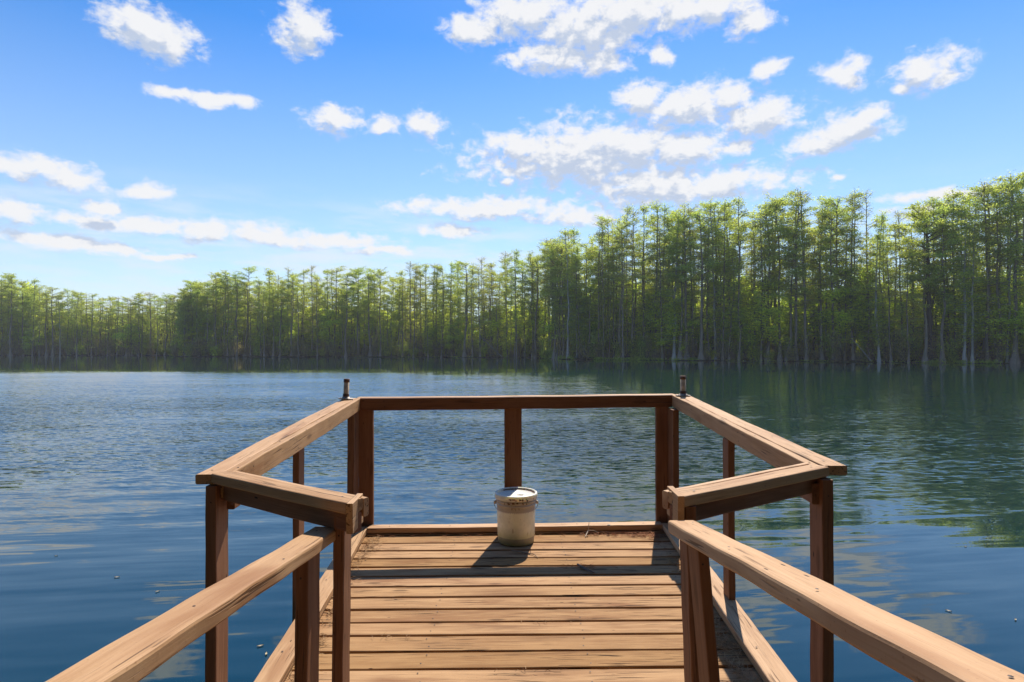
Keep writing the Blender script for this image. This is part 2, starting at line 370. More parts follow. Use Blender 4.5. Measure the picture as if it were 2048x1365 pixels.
t.l.new(nrm, b.inputs['Normal']); t.l.new(b.outputs[0], out.inputs[0])
MWATER = m_
mb = MB(); Lw = 330
mb.add([(-Lw, -80, 0), (Lw, -80, 0), (Lw, Lw, 0), (-Lw, Lw, 0)], [(0, 1, 2, 3)])
o = mb.build('water', MWATER); tag(o, kind='structure')

# ------------------------------------------------------------------ the dock
SL, TL = 0.0367, 0.008                       # the deck rises a little outwards and to the right
def dz_(x, y, h=0.0): return EYE-1.588+SL*y+TL*x+h
def P(x, y, h): return Vector((x, y, dz_(x, y, h)))
_bid = [0]
def plank(mb, a, b, w, th, side=None, up=None, ch=0.004, wob=0.0015, mat=0, cut0=0.0, cut1=0.0, seg=0.12):
    """bevelled board from a to b (centre of its TOP face), w across, th deep; grain coordinates along it"""
    a = Vector(a); b = Vector(b); d = (b-a); L = d.length; d.normalize()
    upv = Vector(up) if up is not None else Vector((0, 0, 1))
    s_ = d.cross(upv)
    s_ = Vector(side) if side is not None else s_
    s_.normalize(); u = s_.cross(d).normalized()
    prof = [(-w/2+ch, 0), (w/2-ch, 0), (w/2-ch*0.3, -ch*0.3), (w/2, -ch), (w/2, -th+ch), (w/2-ch, -th), (-w/2+ch, -th), (-w/2, -th+ch), (-w/2, -ch), (-w/2+ch*0.3, -ch*0.3)]
    ns = max(2, int(L/seg)+1); bid = _bid[0]; _bid[0] += 1
    r = random.Random(bid*13+5); off = (r.uniform(0, 40), r.uniform(0, 9), 0)
    ph1, ph2, ph3 = r.uniform(0, 6), r.uniform(0, 6), r.uniform(0, 6)
    V = []; G = []; F_ = []
    for i in range(ns+1):
        s = L*i/ns
        jx = wob*(math.sin(s*2.1+ph1)+0.5*math.sin(s*7+ph2)); jz = wob*(math.sin(s*1.7+ph3)+0.4*math.sin(s*9+ph1))
        for (q, e) in prof:
            sh = 0.0
            if i == 0: sh = cut0*q
            if i == ns: sh = cut1*q
            ed = wob*0.6*math.sin(s*23+q*50+ph2)
            V.append(a+d*(s+sh)+s_*(q+jx+ed)+u*(e+jz))
            G.append((s+off[0], q+off[1], (e % 0.9)*0.0+bid+0.5+e*0.9))
    k = len(prof)
    for i in range(ns):
        for j in range(k):
            j2 = (j+1) % k
            F_.append((i*k+j, i*k+j2, (i+1)*k+j2, (i+1)*k+j))
    F_.append(tuple(range(k))[::-1]); F_.append(tuple(ns*k+j for j in range(k)))
    mb.add([tuple(v) for v in V], F_, G, mat)
def nail(mb, p, n_, r=0.0035, mat=1):
    p = Vector(p); n_ = Vector(n_).normalized(); a = n_.orthogonal().normalized(); b = n_.cross(a)
    k = 8; V = [p+n_*0.0012]+[p+n_*0.0012*(0.6)+(a*math.cos(i*2*math.pi/k)+b*math.sin(i*2*math.pi/k))*r for i in range(k)]
    mb.add([tuple(v) for v in V], [(0, i+1, (i+1) % k+1) for i in range(k)], None, mat)

dock = empty('wooden_dock', (0, 3.3, dz_(0, 3.3)))
tag(dock, 'reddish brown stained wooden dock with guard rails reaching out over the lake', 'dock')
bpy.context.view_layer.update()
def part(mb, name, mats=None, par=None):
    par = par or dock
    o = mb.build(name, mats or [M_RAIL, M_NAIL])
    o.parent = par; o.matrix_parent_inverse = Matrix.Translation(-Vector(par['_w'] if '_w' in par else par.location))
    return o

def lerp(a, b, f): return a+(b-a)*f
def xin(y, sgn):      # inner edge of the side curbs
    return lerp(-1.031, -1.104, (y-2.58)/1.98) if sgn < 0 else lerp(1.100, 1.151, (y-2.58)/2.0)

# deck floor: boards across the platform; pitch as built, front of the platform tapers to the walkway
gaps = [4.62, 4.545, 4.381, 4.236, 4.095, 3.954, 3.808, 3.658, 3.516, 3.367, 3.220, 3.084, 2.932, 2.783]
mb = MB()
y = gaps[1]; ys = gaps[1:]
while ys[-1] > 1.75: ys.append(ys[-1]-0.147)
def halfx(yc, sgn):
    if yc > 2.3: return lerp(-1.128, -1.205, (yc-2.3)/2.3) if sgn < 0 else lerp(1.205, 1.262, (yc-2.3)/2.3)
    f = (2.3-yc)/0.4
    return sgn*lerp(1.13, 0.62, min(1, f))
rb = random.Random(3)
plank(mb, P(-1.2, 4.64, 0), P(1.235, 4.66, 0), 0.155, 0.036, ch=0.004)
for i in range(len(ys)-1):
    y1, y0 = ys[i], ys[i+1]; yc = (y0+y1)/2; w = y1-y0-rb.uniform(0.007, 0.011)
    xa, xb = halfx(yc, -1), halfx(yc, 1)
    sk = rb.uniform(-0.003, 0.003)
    plank(mb, P(xa, yc-sk, rb.uniform(-.0015, .0015)), P(xb, yc+sk, rb.uniform(-.0015, .0015)), w, 0.036, ch=0.004, wob=0.0007)
    for xs in (-1.0, -0.42, 0.36, 1.02):
        if xa+0.05 < xs < xb-0.05:
            for q in (-0.035, 0.038):
                xx = xs+rb.uniform(-0.012, 0.012)
                nail(mb, P(xx, yc+q+rb.uniform(-.006, .006), 0.0016), (0, 0, 1), 0.0042)
part(mb, 'deck_floor', [M_DECK, M_NAIL])

# walkway floor: ramp coming down from the near bank behind the viewer
def rampz(y): return dz_(0, 1.9)+0.125*(1.9-y)
mb = MB(); yy_ = 1.66
while yy_ > -6.8:
    h = 0.125 if yy_ > -3 else 0.0
    z = rampz(max(yy_, -3))
    plank(mb, (-0.62, yy_, z-0.01), (0.60, yy_, z-0.01), 0.135, 0.036)
    yy_ -= 0.147
part(mb, 'walkway_floor', [M_DECK, M_NAIL])

# curbs lying on the deck edge
def curb(a, b, w, c0=0, c1=0):
    mb = MB(); plank(mb, a, b, w, 0.040, ch=0.004, cut0=c0, cut1=c1, wob=0.0018)
    d = (Vector(b)-Vector(a)); L = d.length; d.normalize(); k = int(L/0.45)+1
    for i in range(k): nail(mb, Vector(a)+d*(0.15+i*(L-0.3)/max(1, k-1))+Vector((0.012*(-1)**i, 0, 0.0012)), (0, 0, 1), 0.005)
    return part(mb, 'curb')
curb(P(-1.087+0.04, 2.30, 0.049), P(-1.160, 4.60, 0.049), 0.112)
curb(P(1.094+0.062, 2.30, 0.049), P(1.213, 4.62, 0.049), 0.122)
curb(P(-1.10, 4.606, 0.049), P(1.148, 4.636, 0.049), 0.092)
curb(P(-1.10, 2.26, 0.049), P(-0.60, 1.93, 0.049), 0.09)
curb(P(1.15, 2.29, 0.049), P(0.62, 1.95, 0.049), 0.09)

def vpost(x0, x1, y0, y1, ztop, zbot, lean=(0, 0), name='post', mat=None):
    """upright 2x4: x0..x1 wide, y0..y1 deep, world z range; lean = shift of the foot"""
    mb = MB(); cx, cy = (x0+x1)/2, y1
    # board whose top face is the +y ... run from the foot to the head
    a = Vector((cx+lean[0], y0+lean[1], zbot)); b = Vector((cx, y0, ztop))
    plank(mb, a, b, abs(x1-x0), (y1-y0), up=(0, -1, 0), ch=0.004, wob=0.0014)
    zt = ztop-0.06
    nail(mb, (cx, y0-0.0012, zt), (0, -1, 0), 0.003)
    return part(mb, name, [mat or M_POST_SHADE, M_NAIL])
RT = 1.028                                    # rail height over the deck
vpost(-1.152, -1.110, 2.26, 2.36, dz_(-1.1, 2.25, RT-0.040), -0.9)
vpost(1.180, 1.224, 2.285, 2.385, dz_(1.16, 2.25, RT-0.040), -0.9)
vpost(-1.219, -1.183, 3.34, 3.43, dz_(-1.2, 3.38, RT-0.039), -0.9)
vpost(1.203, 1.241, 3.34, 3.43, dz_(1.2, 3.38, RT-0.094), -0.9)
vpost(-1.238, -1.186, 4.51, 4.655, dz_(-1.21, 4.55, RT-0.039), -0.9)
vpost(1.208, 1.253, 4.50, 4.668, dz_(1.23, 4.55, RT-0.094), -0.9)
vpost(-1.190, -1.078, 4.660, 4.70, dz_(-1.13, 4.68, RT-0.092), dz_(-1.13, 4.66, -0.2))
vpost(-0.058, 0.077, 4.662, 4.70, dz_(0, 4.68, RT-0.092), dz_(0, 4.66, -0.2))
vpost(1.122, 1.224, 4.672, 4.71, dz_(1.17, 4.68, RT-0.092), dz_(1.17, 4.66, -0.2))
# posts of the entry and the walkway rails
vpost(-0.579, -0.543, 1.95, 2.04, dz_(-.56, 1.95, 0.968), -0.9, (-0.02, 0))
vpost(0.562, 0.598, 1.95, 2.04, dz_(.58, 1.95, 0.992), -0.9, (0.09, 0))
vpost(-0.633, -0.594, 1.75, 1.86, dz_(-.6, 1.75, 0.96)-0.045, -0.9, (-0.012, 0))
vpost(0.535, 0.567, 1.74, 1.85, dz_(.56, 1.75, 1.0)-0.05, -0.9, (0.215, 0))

def rail(name, a, b, w, th, c0=0, c1=0, nails=True, up=None, mat=None, side_n=None):
    mb = MB(); plank(mb, a, b, w, th, ch=0.005, cut0=c0, cut1=c1, up=up, wob=0.0022)
    if nails:
        a = Vector(a); b = Vector(b); d = (b-a); L = d.length; d.normalize(); k = max(2, int(L/0.5)+1); r = random.Random(int(L*1000))
        for i in range(k):
            nail(mb, a+d*(0.08+i*(L-0.16)/(k-1)+r.uniform(-.03, .03))+Vector((r.uniform(-w*.25, w*.25), 0, 0.002)), (0, 0, 1), 0.0045)
    if side_n:
        d = (Vector(b)-Vector(a)); L = d.length; d.normalize(); s_ = d.cross(Vector((0, 0, 1))).normalized()*side_n
        r = random.Random(int(L*777))
        for i in range(4):
            for q in (0.022, 0.066):
                nail(mb, Vector(a)+d*(0.2+i*(L-0.5)/3+r.uniform(-.03, .03))+s_*(w/2+0.001)+Vector((0, 0, -q)), s_, 0.004)
    return part(mb, name, [mat or M_RAIL, M_NAIL])
# left side: board on edge inside, flat cap outside it
rail('guard_rail', P(-1.087, 2.28, RT), P(-1.192, 4.655, RT), 0.038, 0.092, side_n=1)
rail('rail_cap', P(-1.087-.0655, 2.272, RT+.001), P(-1.192-.0655, 4.66, RT+.001), 0.090, 0.038)
# right side
rail('guard_rail', P(1.190, 2.33, RT), P(1.262, 4.70, RT), 0.038, 0.092, side_n=-1)
rail('rail_cap', P(1.190+.0655, 2.335, RT+.001), P(1.262+.0655, 4.71, RT+.001), 0.090, 0.038)
# far rail: on edge, with a narrow cap behind it
rail('guard_rail', P(-1.170, 4.640, RT-.001), P(1.243, 4.690, RT-.001), 0.038, 0.094, nails=False, side_n=1, mat=M_POST_SHADE)  # darker tone than the side rails stands in for shade on this face
rail('rail_cap', P(-1.205, 4.706, RT-.002), P(1.28, 4.756, RT-.002), 0.089, 0.038)
# return rails to the walkway: flat cap, thin strip behind, joist below set back
def ret(a, b, sg):
    a = Vector(a); b = Vector(b); d = (b-a).normalized(); s_ = d.cross(Vector((0, 0, 1))).normalized()*sg   # s_ points away from the viewer
    c = a.lerp(b, 0.0)
    rail('rail_cap', a+s_*0.036, b+s_*0.036, 0.072, 0.038, mat=M_RAIL)
    rail('rail_strip', a+s_*0.087, b+s_*0.087, 0.024, 0.060, nails=False)
    rail('rail_joist', a+s_*0.050-Vector((0, 0, 0.0395)), b+s_*0.050-Vector((0, 0, 0.0395)), 0.038, 0.062, nails=False, mat=M_POST_SHADE)
ret(P(-1.135, 2.270, RT+.003), P(-0.520, 1.885, RT+.003), -1)
ret(P(1.222, 2.317, RT+.003), P(0.556, 1.935, RT+.003), 1)
# end blocks that close the return rails
for (x, ya, yb) in ((-0.506, 1.872, 1.985), (0.542, 1.925, 2.045)):
    mb = MB(); plank(mb, P(x, ya, RT+.006), P(x+(0.004 if x < 0 else -0.004), yb, RT+.006), 0.021, 0.096, ch=0.002, wob=0.0006)
    sx_ = 1 if x < 0 else -1
    for q in (0.03, 0.07): nail(mb, P(x+sx_*0.0125, ya+0.06, RT-q), (sx_, 0, 0), 0.005)
    part(mb, 'end_block')
# short cleat under the left cap
mb = MB(); plank(mb, P(-1.20, 3.43, RT-.040), P(-1.215, 3.78, RT-.040), 0.040, 0.055); part(mb, 'cleat', [M_POST_SHADE, M_NAIL])
mb = MB(); plank(mb, P(-1.076, 2.302, RT-.06), P(-1.078, 2.42, RT-.06), 0.03, 0.08); part(mb, 'cleat', [M_POST_SHADE, M_NAIL])
mb = MB(); plank(mb, P(1.165, 2.307, RT-.06), P(1.168, 2.42, RT-.06), 0.03, 0.08); part(mb, 'cleat', [M_POST_SHADE, M_NAIL])
# walkway hand rails, coming down the ramp
def wrail(x1, y1, zb1, x0, y0, zb0, w=0.089, th=0.040):
    a = Vector((x1, y1, EYE-zb1)); b = Vector((x0, y0, EYE-zb0)); d = b-a
    e = a+d*3.4
    mb = MB(); plank(mb, a, e, w, th, ch=0.007, wob=0.0025, seg=0.06)
    r = random.Random(int(y1*1000))
    for i in range(9): nail(mb, a+d*(0.06+i*0.33)+Vector((r.uniform(-.03, .03), 0, 0.0025)), (0, 0, 1), 0.0032)
    return part(mb, 'hand_rail')
wrail(-0.612, 2.00, 0.600, -0.625, 0.861, 0.477)
wrail(0.535, 1.885, 0.543, 0.556, 0.75, 0.390)
for sx_ in (-1, 1):
    for yp in (-0.4, -2.2):
        vpost(sx_*0.60-0.019, sx_*0.60+0.019, yp, yp+0.09, EYE-0.33+0.115*(0.4-0.4)-(0.0 if yp > -1 else -0.2), -0.9)
# framing under the deck
def under(name, a, b, w, th): mb = MB(); plank(mb, a, b, w, th, seg=0.5); part(mb, name, [M_UNDER, M_NAIL])
for sgn in (-1, 1):
    under('rim_joist', P(sgn*1.115+.03, 2.32, -0.038), P(sgn*1.18+.02, 4.68, -0.038), 0.036, 0.18)
for xj in (-0.42, 0.36): under('joist', P(xj, 2.0, -0.038), P(xj, 4.64, -0.038), 0.036, 0.18)
under('rim_joist', P(-1.17, 4.722, -0.0), P(1.2, 4.722, -0.0), 0.036, 0.22)
for sgn in (-1, 1):
    under('walkway_joist', (sgn*0.5, 1.8, rampz(1.8)-0.05), (sgn*0.5, -3, rampz(-3)-0.05), 0.036, 0.18)
for (xp, yp) in ((-0.9, 4.45), (0.95, 4.45), (-0.9, 2.6), (0.95, 2.6), (-0.5, 0.3), (0.5, 0.3)):
    under('piling', (xp, yp, -1.5), (xp, yp, dz_(xp, yp, -0.04)), 0.14, 0.14)

# ------------------------------------------------------------------ lathe helper
def lathe(mb, prof, cx=0, cy=0, cz=0, k=48, mat=0, cap=True, a0=0, a1=2*math.pi):
    full = abs(a1-a0-2*math.pi) < 1e-6; kk = k if full else k+1
    V = []; F_ = []
    for (r, z) in prof:
        for i in range(kk):
            a = a0+(a1-a0)*i/k; V.append((cx+r*math.cos(a), cy+r*math.sin(a), cz+z))
    for j in range(len(prof)-1):
        for i in range(k):
            i2 = (i+1) % kk if full else i+1
            F_.append((j*kk+i, j*kk+i2, (j+1)*kk+i2, (j+1)*kk+i))
    if cap and full:
        if prof[0][0] > 0: F_.append(tuple(range(kk))[::-1])
        if prof[-1][0] > 0: F_.append(tuple((len(prof)-1)*kk+i for i in range(kk)))
    mb.add(V, F_, V, mat)
def wire(mb, pts, r, k=6, mat=0):
    pts = [Vector(p) for p in pts]; V = []; F_ = []
    for i, p in enumerate(pts):
        d = (pts[min(i+1, len(pts)-1)]-pts[max(i-1, 0)]).normalized(); a = d.orthogonal().normalized() if i == 0 else (a-d*a.dot(d)).normalized(); b = d.cross(a)
        rr = r[i] if isinstance(r, (list, tuple)) else r
        for j in range(k): V.append(tuple(p+(a*math.cos(j*2*math.pi/k)+b*math.sin(j*2*math.pi/k))*rr))
    for i in range(len(pts)-1):
        for j in range(k): F_.append((i*k+j, i*k+(j+1) % k, (i+1)*k+(j+1) % k, (i+1)*k+j))
    F_.append(tuple(range(k))[::-1]); F_.append(tuple((len(pts)-1)*k+j for j in range(k)))
    mb.add(V, F_, V, mat)
def child(mb, name, mats, root, smooth=True):
    o = mb.build(name, mats, root, smooth=smooth)
    return o

# ------------------------------------------------------------------ bucket
def bucket_mat(name, col, stain, algae, lo):
    m_, t, out = new_mat(name)
    co = t.new('ShaderNodeTexCoord').outputs['Object']; x_, y_, z_ = t.sep(co)
    n = t.noise(co, 14, 5, 0.65).outputs[0]; n2 = t.noise(t.v('MULTIPLY', co, (60, 60, 14)), 1, 4, 0.6).outputs[0]
    n3 = t.noise(co, 6, 3, 0.6).outputs[0]
    c = t.mix(t.ramp(n, 0.3, 0.75, 0, 0.7), col, tuple(q*0.75 for q in col))
    c = t.mix(t.m('MULTIPLY', t.ramp(n2, 0.62, 0.68), 0.55), c, stain)
    g_ = t.m('MULTIPLY', t.ramp(t.m('ADD', z_, t.m('MULTIPLY', n3, 0.10)), lo, lo+0.10, 1, 0), 0.8)
    c = t.mix(g_, c, algae)
    b = t.new('ShaderNodeBsdfPrincipled'); t.l.new(c, b.inputs['Base Color']); b.inputs['Roughness'].default_value = 0.45
    b.inputs['Subsurface Weight'].default_value = 0.35; b.inputs['Subsurface Radius'].default_value = (0.05, 0.04, 0.02); b.inputs['Subsurface Scale'].default_value = 1.0
    t.l.new(b.outputs[0], out.inputs[0]); return m_
MB_BODY = bucket_mat('dirty_white_plastic', (0.50, 0.44, 0.36), (0.12, 0.07, 0.03), (0.17, 0.18, 0.05), 0.05)
MB_LAB = bucket_mat('faded_paper_label', (0.97, 0.92, 0.70), (0.42, 0.27, 0.10), (0.48, 0.46, 0.16), 0.08)
MB_LID = bucket_mat('stained_white_lid', (0.74, 0.71, 0.62), (0.16, 0.07, 0.025), (0.3, 0.25, 0.1), -1.0)
M_RUST = simple('rust_stain', (0.17, 0.075, 0.03), 0.8, 0, 0.5, 60)
M_WIRE = simple('rusty_wire', (0.20, 0.17, 0.14), 0.5, 0.6, 0.3, 30)
M_DIRT = simple('dried_mud', (0.16, 0.11, 0.045), 0.95, 0, 0.5, 80)
bkx, bky = 0.030, 4.405
bk = empty('bucket', P(bkx, bky, 0.002))
tag(bk, 'lidded dirty white plastic bucket with a blank cream label standing at the far rail', 'bucket')
mb = MB(); lathe(mb, [(0.118, 0.0), (0.128, 0.002), (0.131, 0.008), (0.133, 0.05), (0.1385, 0.20), (0.1415, 0.262), (0.1425, 0.276), (0.1475, 0.279), (0.1475, 0.286), (0.1430, 0.289), (0.1435, 0.300), (0.1495, 0.303), (0.1500, 0.311), (0.1445, 0.314), (0.1450, 0.330)], k=64)
for s_ in (-1, 1): lathe(mb, [(0.0, -0.014), (0.010, -0.010), (0.013, 0), (0.010, 0.010), (0, 0.014)], s_*0.152, -0.0, 0.285, 12)
child(mb, 'body', MB_BODY, bk)
mb = MB(); lathe(mb, [(0.1352, 0.052), (0.1358, 0.055), (0.1402, 0.236), (0.1404, 0.240)], k=48, a0=R(-180), a1=R(0), cap=False); child(mb, 'label', MB_LAB, bk)
mb = MB(); lathe(mb, [(0.146, 0.322), (0.1545, 0.322), (0.1560, 0.326), (0.1560, 0.350), (0.1545, 0.357), (0.148, 0.3605), (0.1415, 0.358), (0.1390, 0.347), (0.136, 0.344), (0.0, 0.345)], k=64, cap=False)
for i in range(26):                                   # rust and grime clinging under the lid rim
    a = R(-90)+rb.gauss(0, 0.35); r_ = 0.1563 if rb.random() < .5 else 0.1508; z = rb.uniform(0.327, 0.340) if r_ > .155 else rb.uniform(0.303, 0.312)
    w = rb.uniform(0.01, 0.05); h = rb.uniform(0.003, 0.008)
    lathe(mb, [(r_, z-h), (r_+.0007, z), (r_, z+h)], k=4, mat=1, a0=a-w, a1=a+w, cap=False)
for i in range(5):
    a = R(-90)+rb.choice([-.22, -.17, .1, .13])+rb.uniform(-.01, .01); w = rb.uniform(0.006, 0.018)
    lathe(mb, [(0.1436, 0.262), (0.1446, 0.268), (0.1446, 0.276)], k=3, mat=1, a0=a-w, a1=a+w, cap=False)
for i in range(30):
    a = R(60)+rb.uniform(-1.3, 1.3); w = rb.uniform(.03, .12)
    lathe(mb, [(rb.uniform(.128, .134), 0.3462), (0.1392, 0.3490), (0.1405, 0.353)], k=4, mat=1, a0=a-w, a1=a+w, cap=False)
for i in range(40):
    a = rb.uniform(0, 6.28); q = abs(rb.gauss(0, 0.5)); cx, cy = 0.035+0.030*q*math.cos(a), -0.035+0.018*q*math.sin(a); s_ = rb.uniform(0.002, 0.006)
    lathe(mb, [(s_, 0.0), (s_*.7, 0.0014), (0.0, 0.002)], cx, cy, 0.3455, 6, mat=2)
child(mb, 'lid', [MB_LID, M_RUST, M_DIRT], bk)
mb = MB(); pts = [(-0.157, -0.004, 0.285)]
for i in range(0, 33):
    a = math.pi*i/32; x = -0.163*math.cos(a); s_ = math.sin(a)
    pts.append((x, 0.05*s_+0.12*s_ if s_ > .2 else 0.17*s_, 0.285-0.085*min(1, s_*1.8)))
pts.append((0.157, -0.004, 0.285))
wire(mb, pts, 0.0022); child(mb, 'handle', M_WIRE, bk)

# ------------------------------------------------------------------ pipe stubs on the far corners
M_PIPE = simple('rusty_galvanised_pipe', (0.58, 0.44, 0.28), 0.7, 0.0, 0.5, 30, (0.13, 0.06, 0.03), (0.5, 0.65))
M_PIPED = simple('dark_iron_coupling', (0.13, 0.065, 0.04), 0.7, 0.3, 0.4, 40)
M_FLAN = simple('weathered_flange', (0.55, 0.46, 0.36), 0.6, 0.0, 0.4, 30, (0.12, 0.08, 0.05), (0.5, 0.65))
for (x, y, lab) in ((-1.262, 4.56, 'stubby rusty pipe in a round flange on the left far corner of the rail'),
                    (1.305, 4.58, 'stubby rusty pipe in a round flange on the right far corner of the rail')):
    r_ = empty('pipe_stub', P(x, y, RT+0.003)); tag(r_, lab, 'pipe', 'pipe stubs on the far rail corners')
    if x < 0: r_.rotation_euler = (0.0, R(2.5), 0)
    mb = MB(); lathe(mb, [(0.0, 0), (0.054, 0), (0.056, 0.003), (0.055, 0.007), (0.032, 0.009), (0.027, 0.018), (0.020, 0.020)], k=32, cap=False)
    for i in range(4): lathe(mb, [(0.006, 0.006), (0.006, 0.0115), (0, 0.0125)], 0.041*math.cos(i*1.571+.5), 0.041*math.sin(i*1.571+.5), 0, 8)
    child(mb, 'flange', M_FLAN, r_)
    mb = MB(); lathe(mb, [(0.020, 0.010), (0.020, 0.150), (0.016, 0.150), (0.016, 0.02)], k=24, cap=False); child(mb, 'pipe', M_PIPE, r_)
    mb = MB(); lathe(mb, [(0.021, 0.012), (0.0235, 0.014), (0.0235, 0.036), (0.021, 0.040)], k=24, cap=False); child(mb, 'lower_collar', M_PIPED, r_)
    mb = MB(); lathe(mb, [(0.0205, 0.128), (0.0225, 0.130), (0.0225, 0.153), (0.0170, 0.155), (0.0165, 0.13)], k=24, cap=False); child(mb, 'upper_collar', M_PIPED, r_)

# ------------------------------------------------------------------ litter on the deck
M_TWIG = simple('grey_twig', (0.26, 0.20, 0.14), 0.9, 0, 0.4, 60)
M_TWIGP = simple('pale_bleached_twig', (0.55, 0.45, 0.33), 0.9, 0, 0.3, 60)
M_NEED = simple('dry_pine_needles', (0.42, 0.25, 0.11), 0.9, 0, 0.5, 40)
M_NEEDR = simple('red_pine_needles', (0.34, 0.13, 0.05), 0.9, 0, 0.5, 40)
M_LEAFD = simple('dry_fallen_leaf', (0.62, 0.50, 0.30), 0.9, 0, 0.4, 60)
def twig(pts, r, lab, mat=M_TWIG, side=None):
    c = Vector(pts[0]); mb = MB(); k = len(pts)
    wire(mb, [Vector(p)-c for p in pts], [r*(1-0.5*i/(k-1)) for i in range(k)], 6)
    if side:
        for s_ in side: wire(mb, [Vector(p)-c for p in s_], [r*.7, r*.5, r*.3][:len(s_)], 5)
    o = mb.build('twig', mat); o.location = c; tag(o, lab, 'twig', 'twigs lying on the deck'); return o
twig([P(0.0, 4.215, .006), P(0.05, 4.185, .008), P(0.105, 4.16, .006), P(0.15, 4.13, .010), P(0.175, 4.08, .006)], 0.0045, 'thin curved grey twig in front of the bucket')
twig([P(0.430, 3.95, .010), P(0.470, 3.89, .008), P(0.525, 3.825, .007)], 0.007, 'short thick grey twig beside needle litter right of the bucket', M_TWIG, [[P(0.44, 3.90, .008), P(0.48, 3.86, .008), P(0.50, 3.83, .006)]])
twig([P(0.545, 4.47, .006), P(0.575, 4.535, .03), P(0.583, 4.548, .09)], 0.004, 'pale forked twig leaning on the far curb', M_TWIGP, [[P(0.575, 4.535, .03), P(0.62, 4.53, .03), P(0.65, 4.51, .02)]])
mb = MB(); lathe(mb, [(0.0, 0), (0.012, 0.002), (0.014, 0.007), (0.008, 0.013), (0, 0.015)], 0, 0, 0, 9)
o = mb.build('pebble', M_TWIGP, smooth=True); o.location = P(0.735, 4.56, 0.052); tag(o, 'small pale pebble on the far curb right of the forked twig', 'pebble')
def litter(name, spots, mat, lab, seed):
    r = random.Random(seed); mb = MB()
    for (x, y, sx, sy, cnt, L) in spots:
        for i in range(int(cnt*.75)):
            cx, cy = r.gauss(x, sx), r.gauss(y, sy); a = r.uniform(0, math.pi); l = L*r.uniform(.5, 1.2); bnd = r.uniform(-.3, .3)
            h0, h1, h2 = [0.003+abs(r.gauss(0, 0.006)) for _ in range(3)]
            pts = [P(cx, cy, h0), P(cx+l*.5*math.cos(a), cy+l*.5*math.sin(a), h1+.003), P(cx+l*math.cos(a+bnd), cy+l*math.sin(a+bnd), h2)]
            wire(mb, pts, [0.0013, 0.0012, 0.0007], 3)
    o = mb.build(name, mat); tag(o, lab, 'litter', kind='stuff')
litter('pine_needles', [(0.98, 4.48, .10, .03, 170, .07), (0.72, 4.50, .14, .02, 90, .06), (1.07, 4.40, .03, .09, 40, .06), (0.47, 3.90, .07, .02, 40, .05), (-0.5, 4.52, .5, .012, 50, .05)], M_NEEDR, 'reddish pine needles drifted against the far curb', 1)
litter('dry_straw', [(-1.02, 4.36, .03, .09, 110, .07), (-1.03, 4.05, .018, .12, 70, .06), (-1.00, 3.75, .02, .05, 30, .05), (-0.99, 3.35, .02, .08, 70, .05), (-0.965, 2.95, .02, .06, 130, .06), (-0.96, 2.68, .02, .07, 90, .07), (-0.6, 3.05, .06, .006, 8, .04),
                     (1.09, 3.85, .02, .16, 120, .05), (1.075, 3.15, .02, .10, 160, .06), (1.06, 2.95, .025, .06, 120, .05), (1.03, 2.72, .02, .06, 90, .07), (1.02, 2.6, .03, .05, 120, .07), (0.16, 3.2, .1, .01, 8, .03), (0.1, 2.75, .12, .006, 10, .03)], M_NEED, 'pale dry straw and needles along the deck curbs', 2)
# floating leaves
for (x, y, s_, rz, lab) in ((-3.93, 5.99, .05, .3, 'pale fallen leaf floating far left of the dock'), (-3.32, 5.64, .04, 1.0, 'small tan leaf floating beside the left corner post'),
                            (-1.93, 4.62, .05, .5, 'pale leaf floating close to the left deck edge'), (-1.835, 4.5, .045, 1.8, 'curled leaf floating beneath the left hand rail'),
                            (-2.45, 5.3, .03, .2, 'tiny yellow leaf floating left of the deck'), (3.79, 5.23, .05, 2.2, 'tan leaf floating right of the right corner post'), (4.23, 5.06, .04, .8, 'small tan leaf floating far right of the dock'),
                            (5.2, 6.9, .04, .3, 'speck of leaf floating on the cloud reflection at right'), (-5.0, 6.6, .03, .4, 'tiny brown leaf floating at the far left of the dark water')):
    V = []; k = 8
    for i in range(k+1):
        f = i/k; w = math.sin(math.pi*min(1, f*1.02))**0.8*0.32
        V += [(s_*(f-.5), s_*w*.5, .004+.008*abs(f-.5)), (s_*(f-.5), -s_*w*.5, .004+.006*abs(f-.5)), (s_*(f-.5), 0, .002)]
    Fq = []
    for i in range(k): Fq += [(3*i, 3*i+2, 3*i+5, 3*i+3), (3*i+2, 3*i+1, 3*i+4, 3*i+5)]
    V2 = V+[(a, b_, c_+.0015) for a, b_, c_ in V]; nn = len(V)
    Fq += [tuple(nn+q for q in f[::-1]) for f in Fq[:]]
    mb = MB(); mb.add(V2, Fq); o = mb.build('floating_leaf', M_LEAFD); o.location = (x, y, 0.002); o.rotation_euler.z = rz
    tag(o, lab, 'leaf', 'fallen leaves floating on the lake')

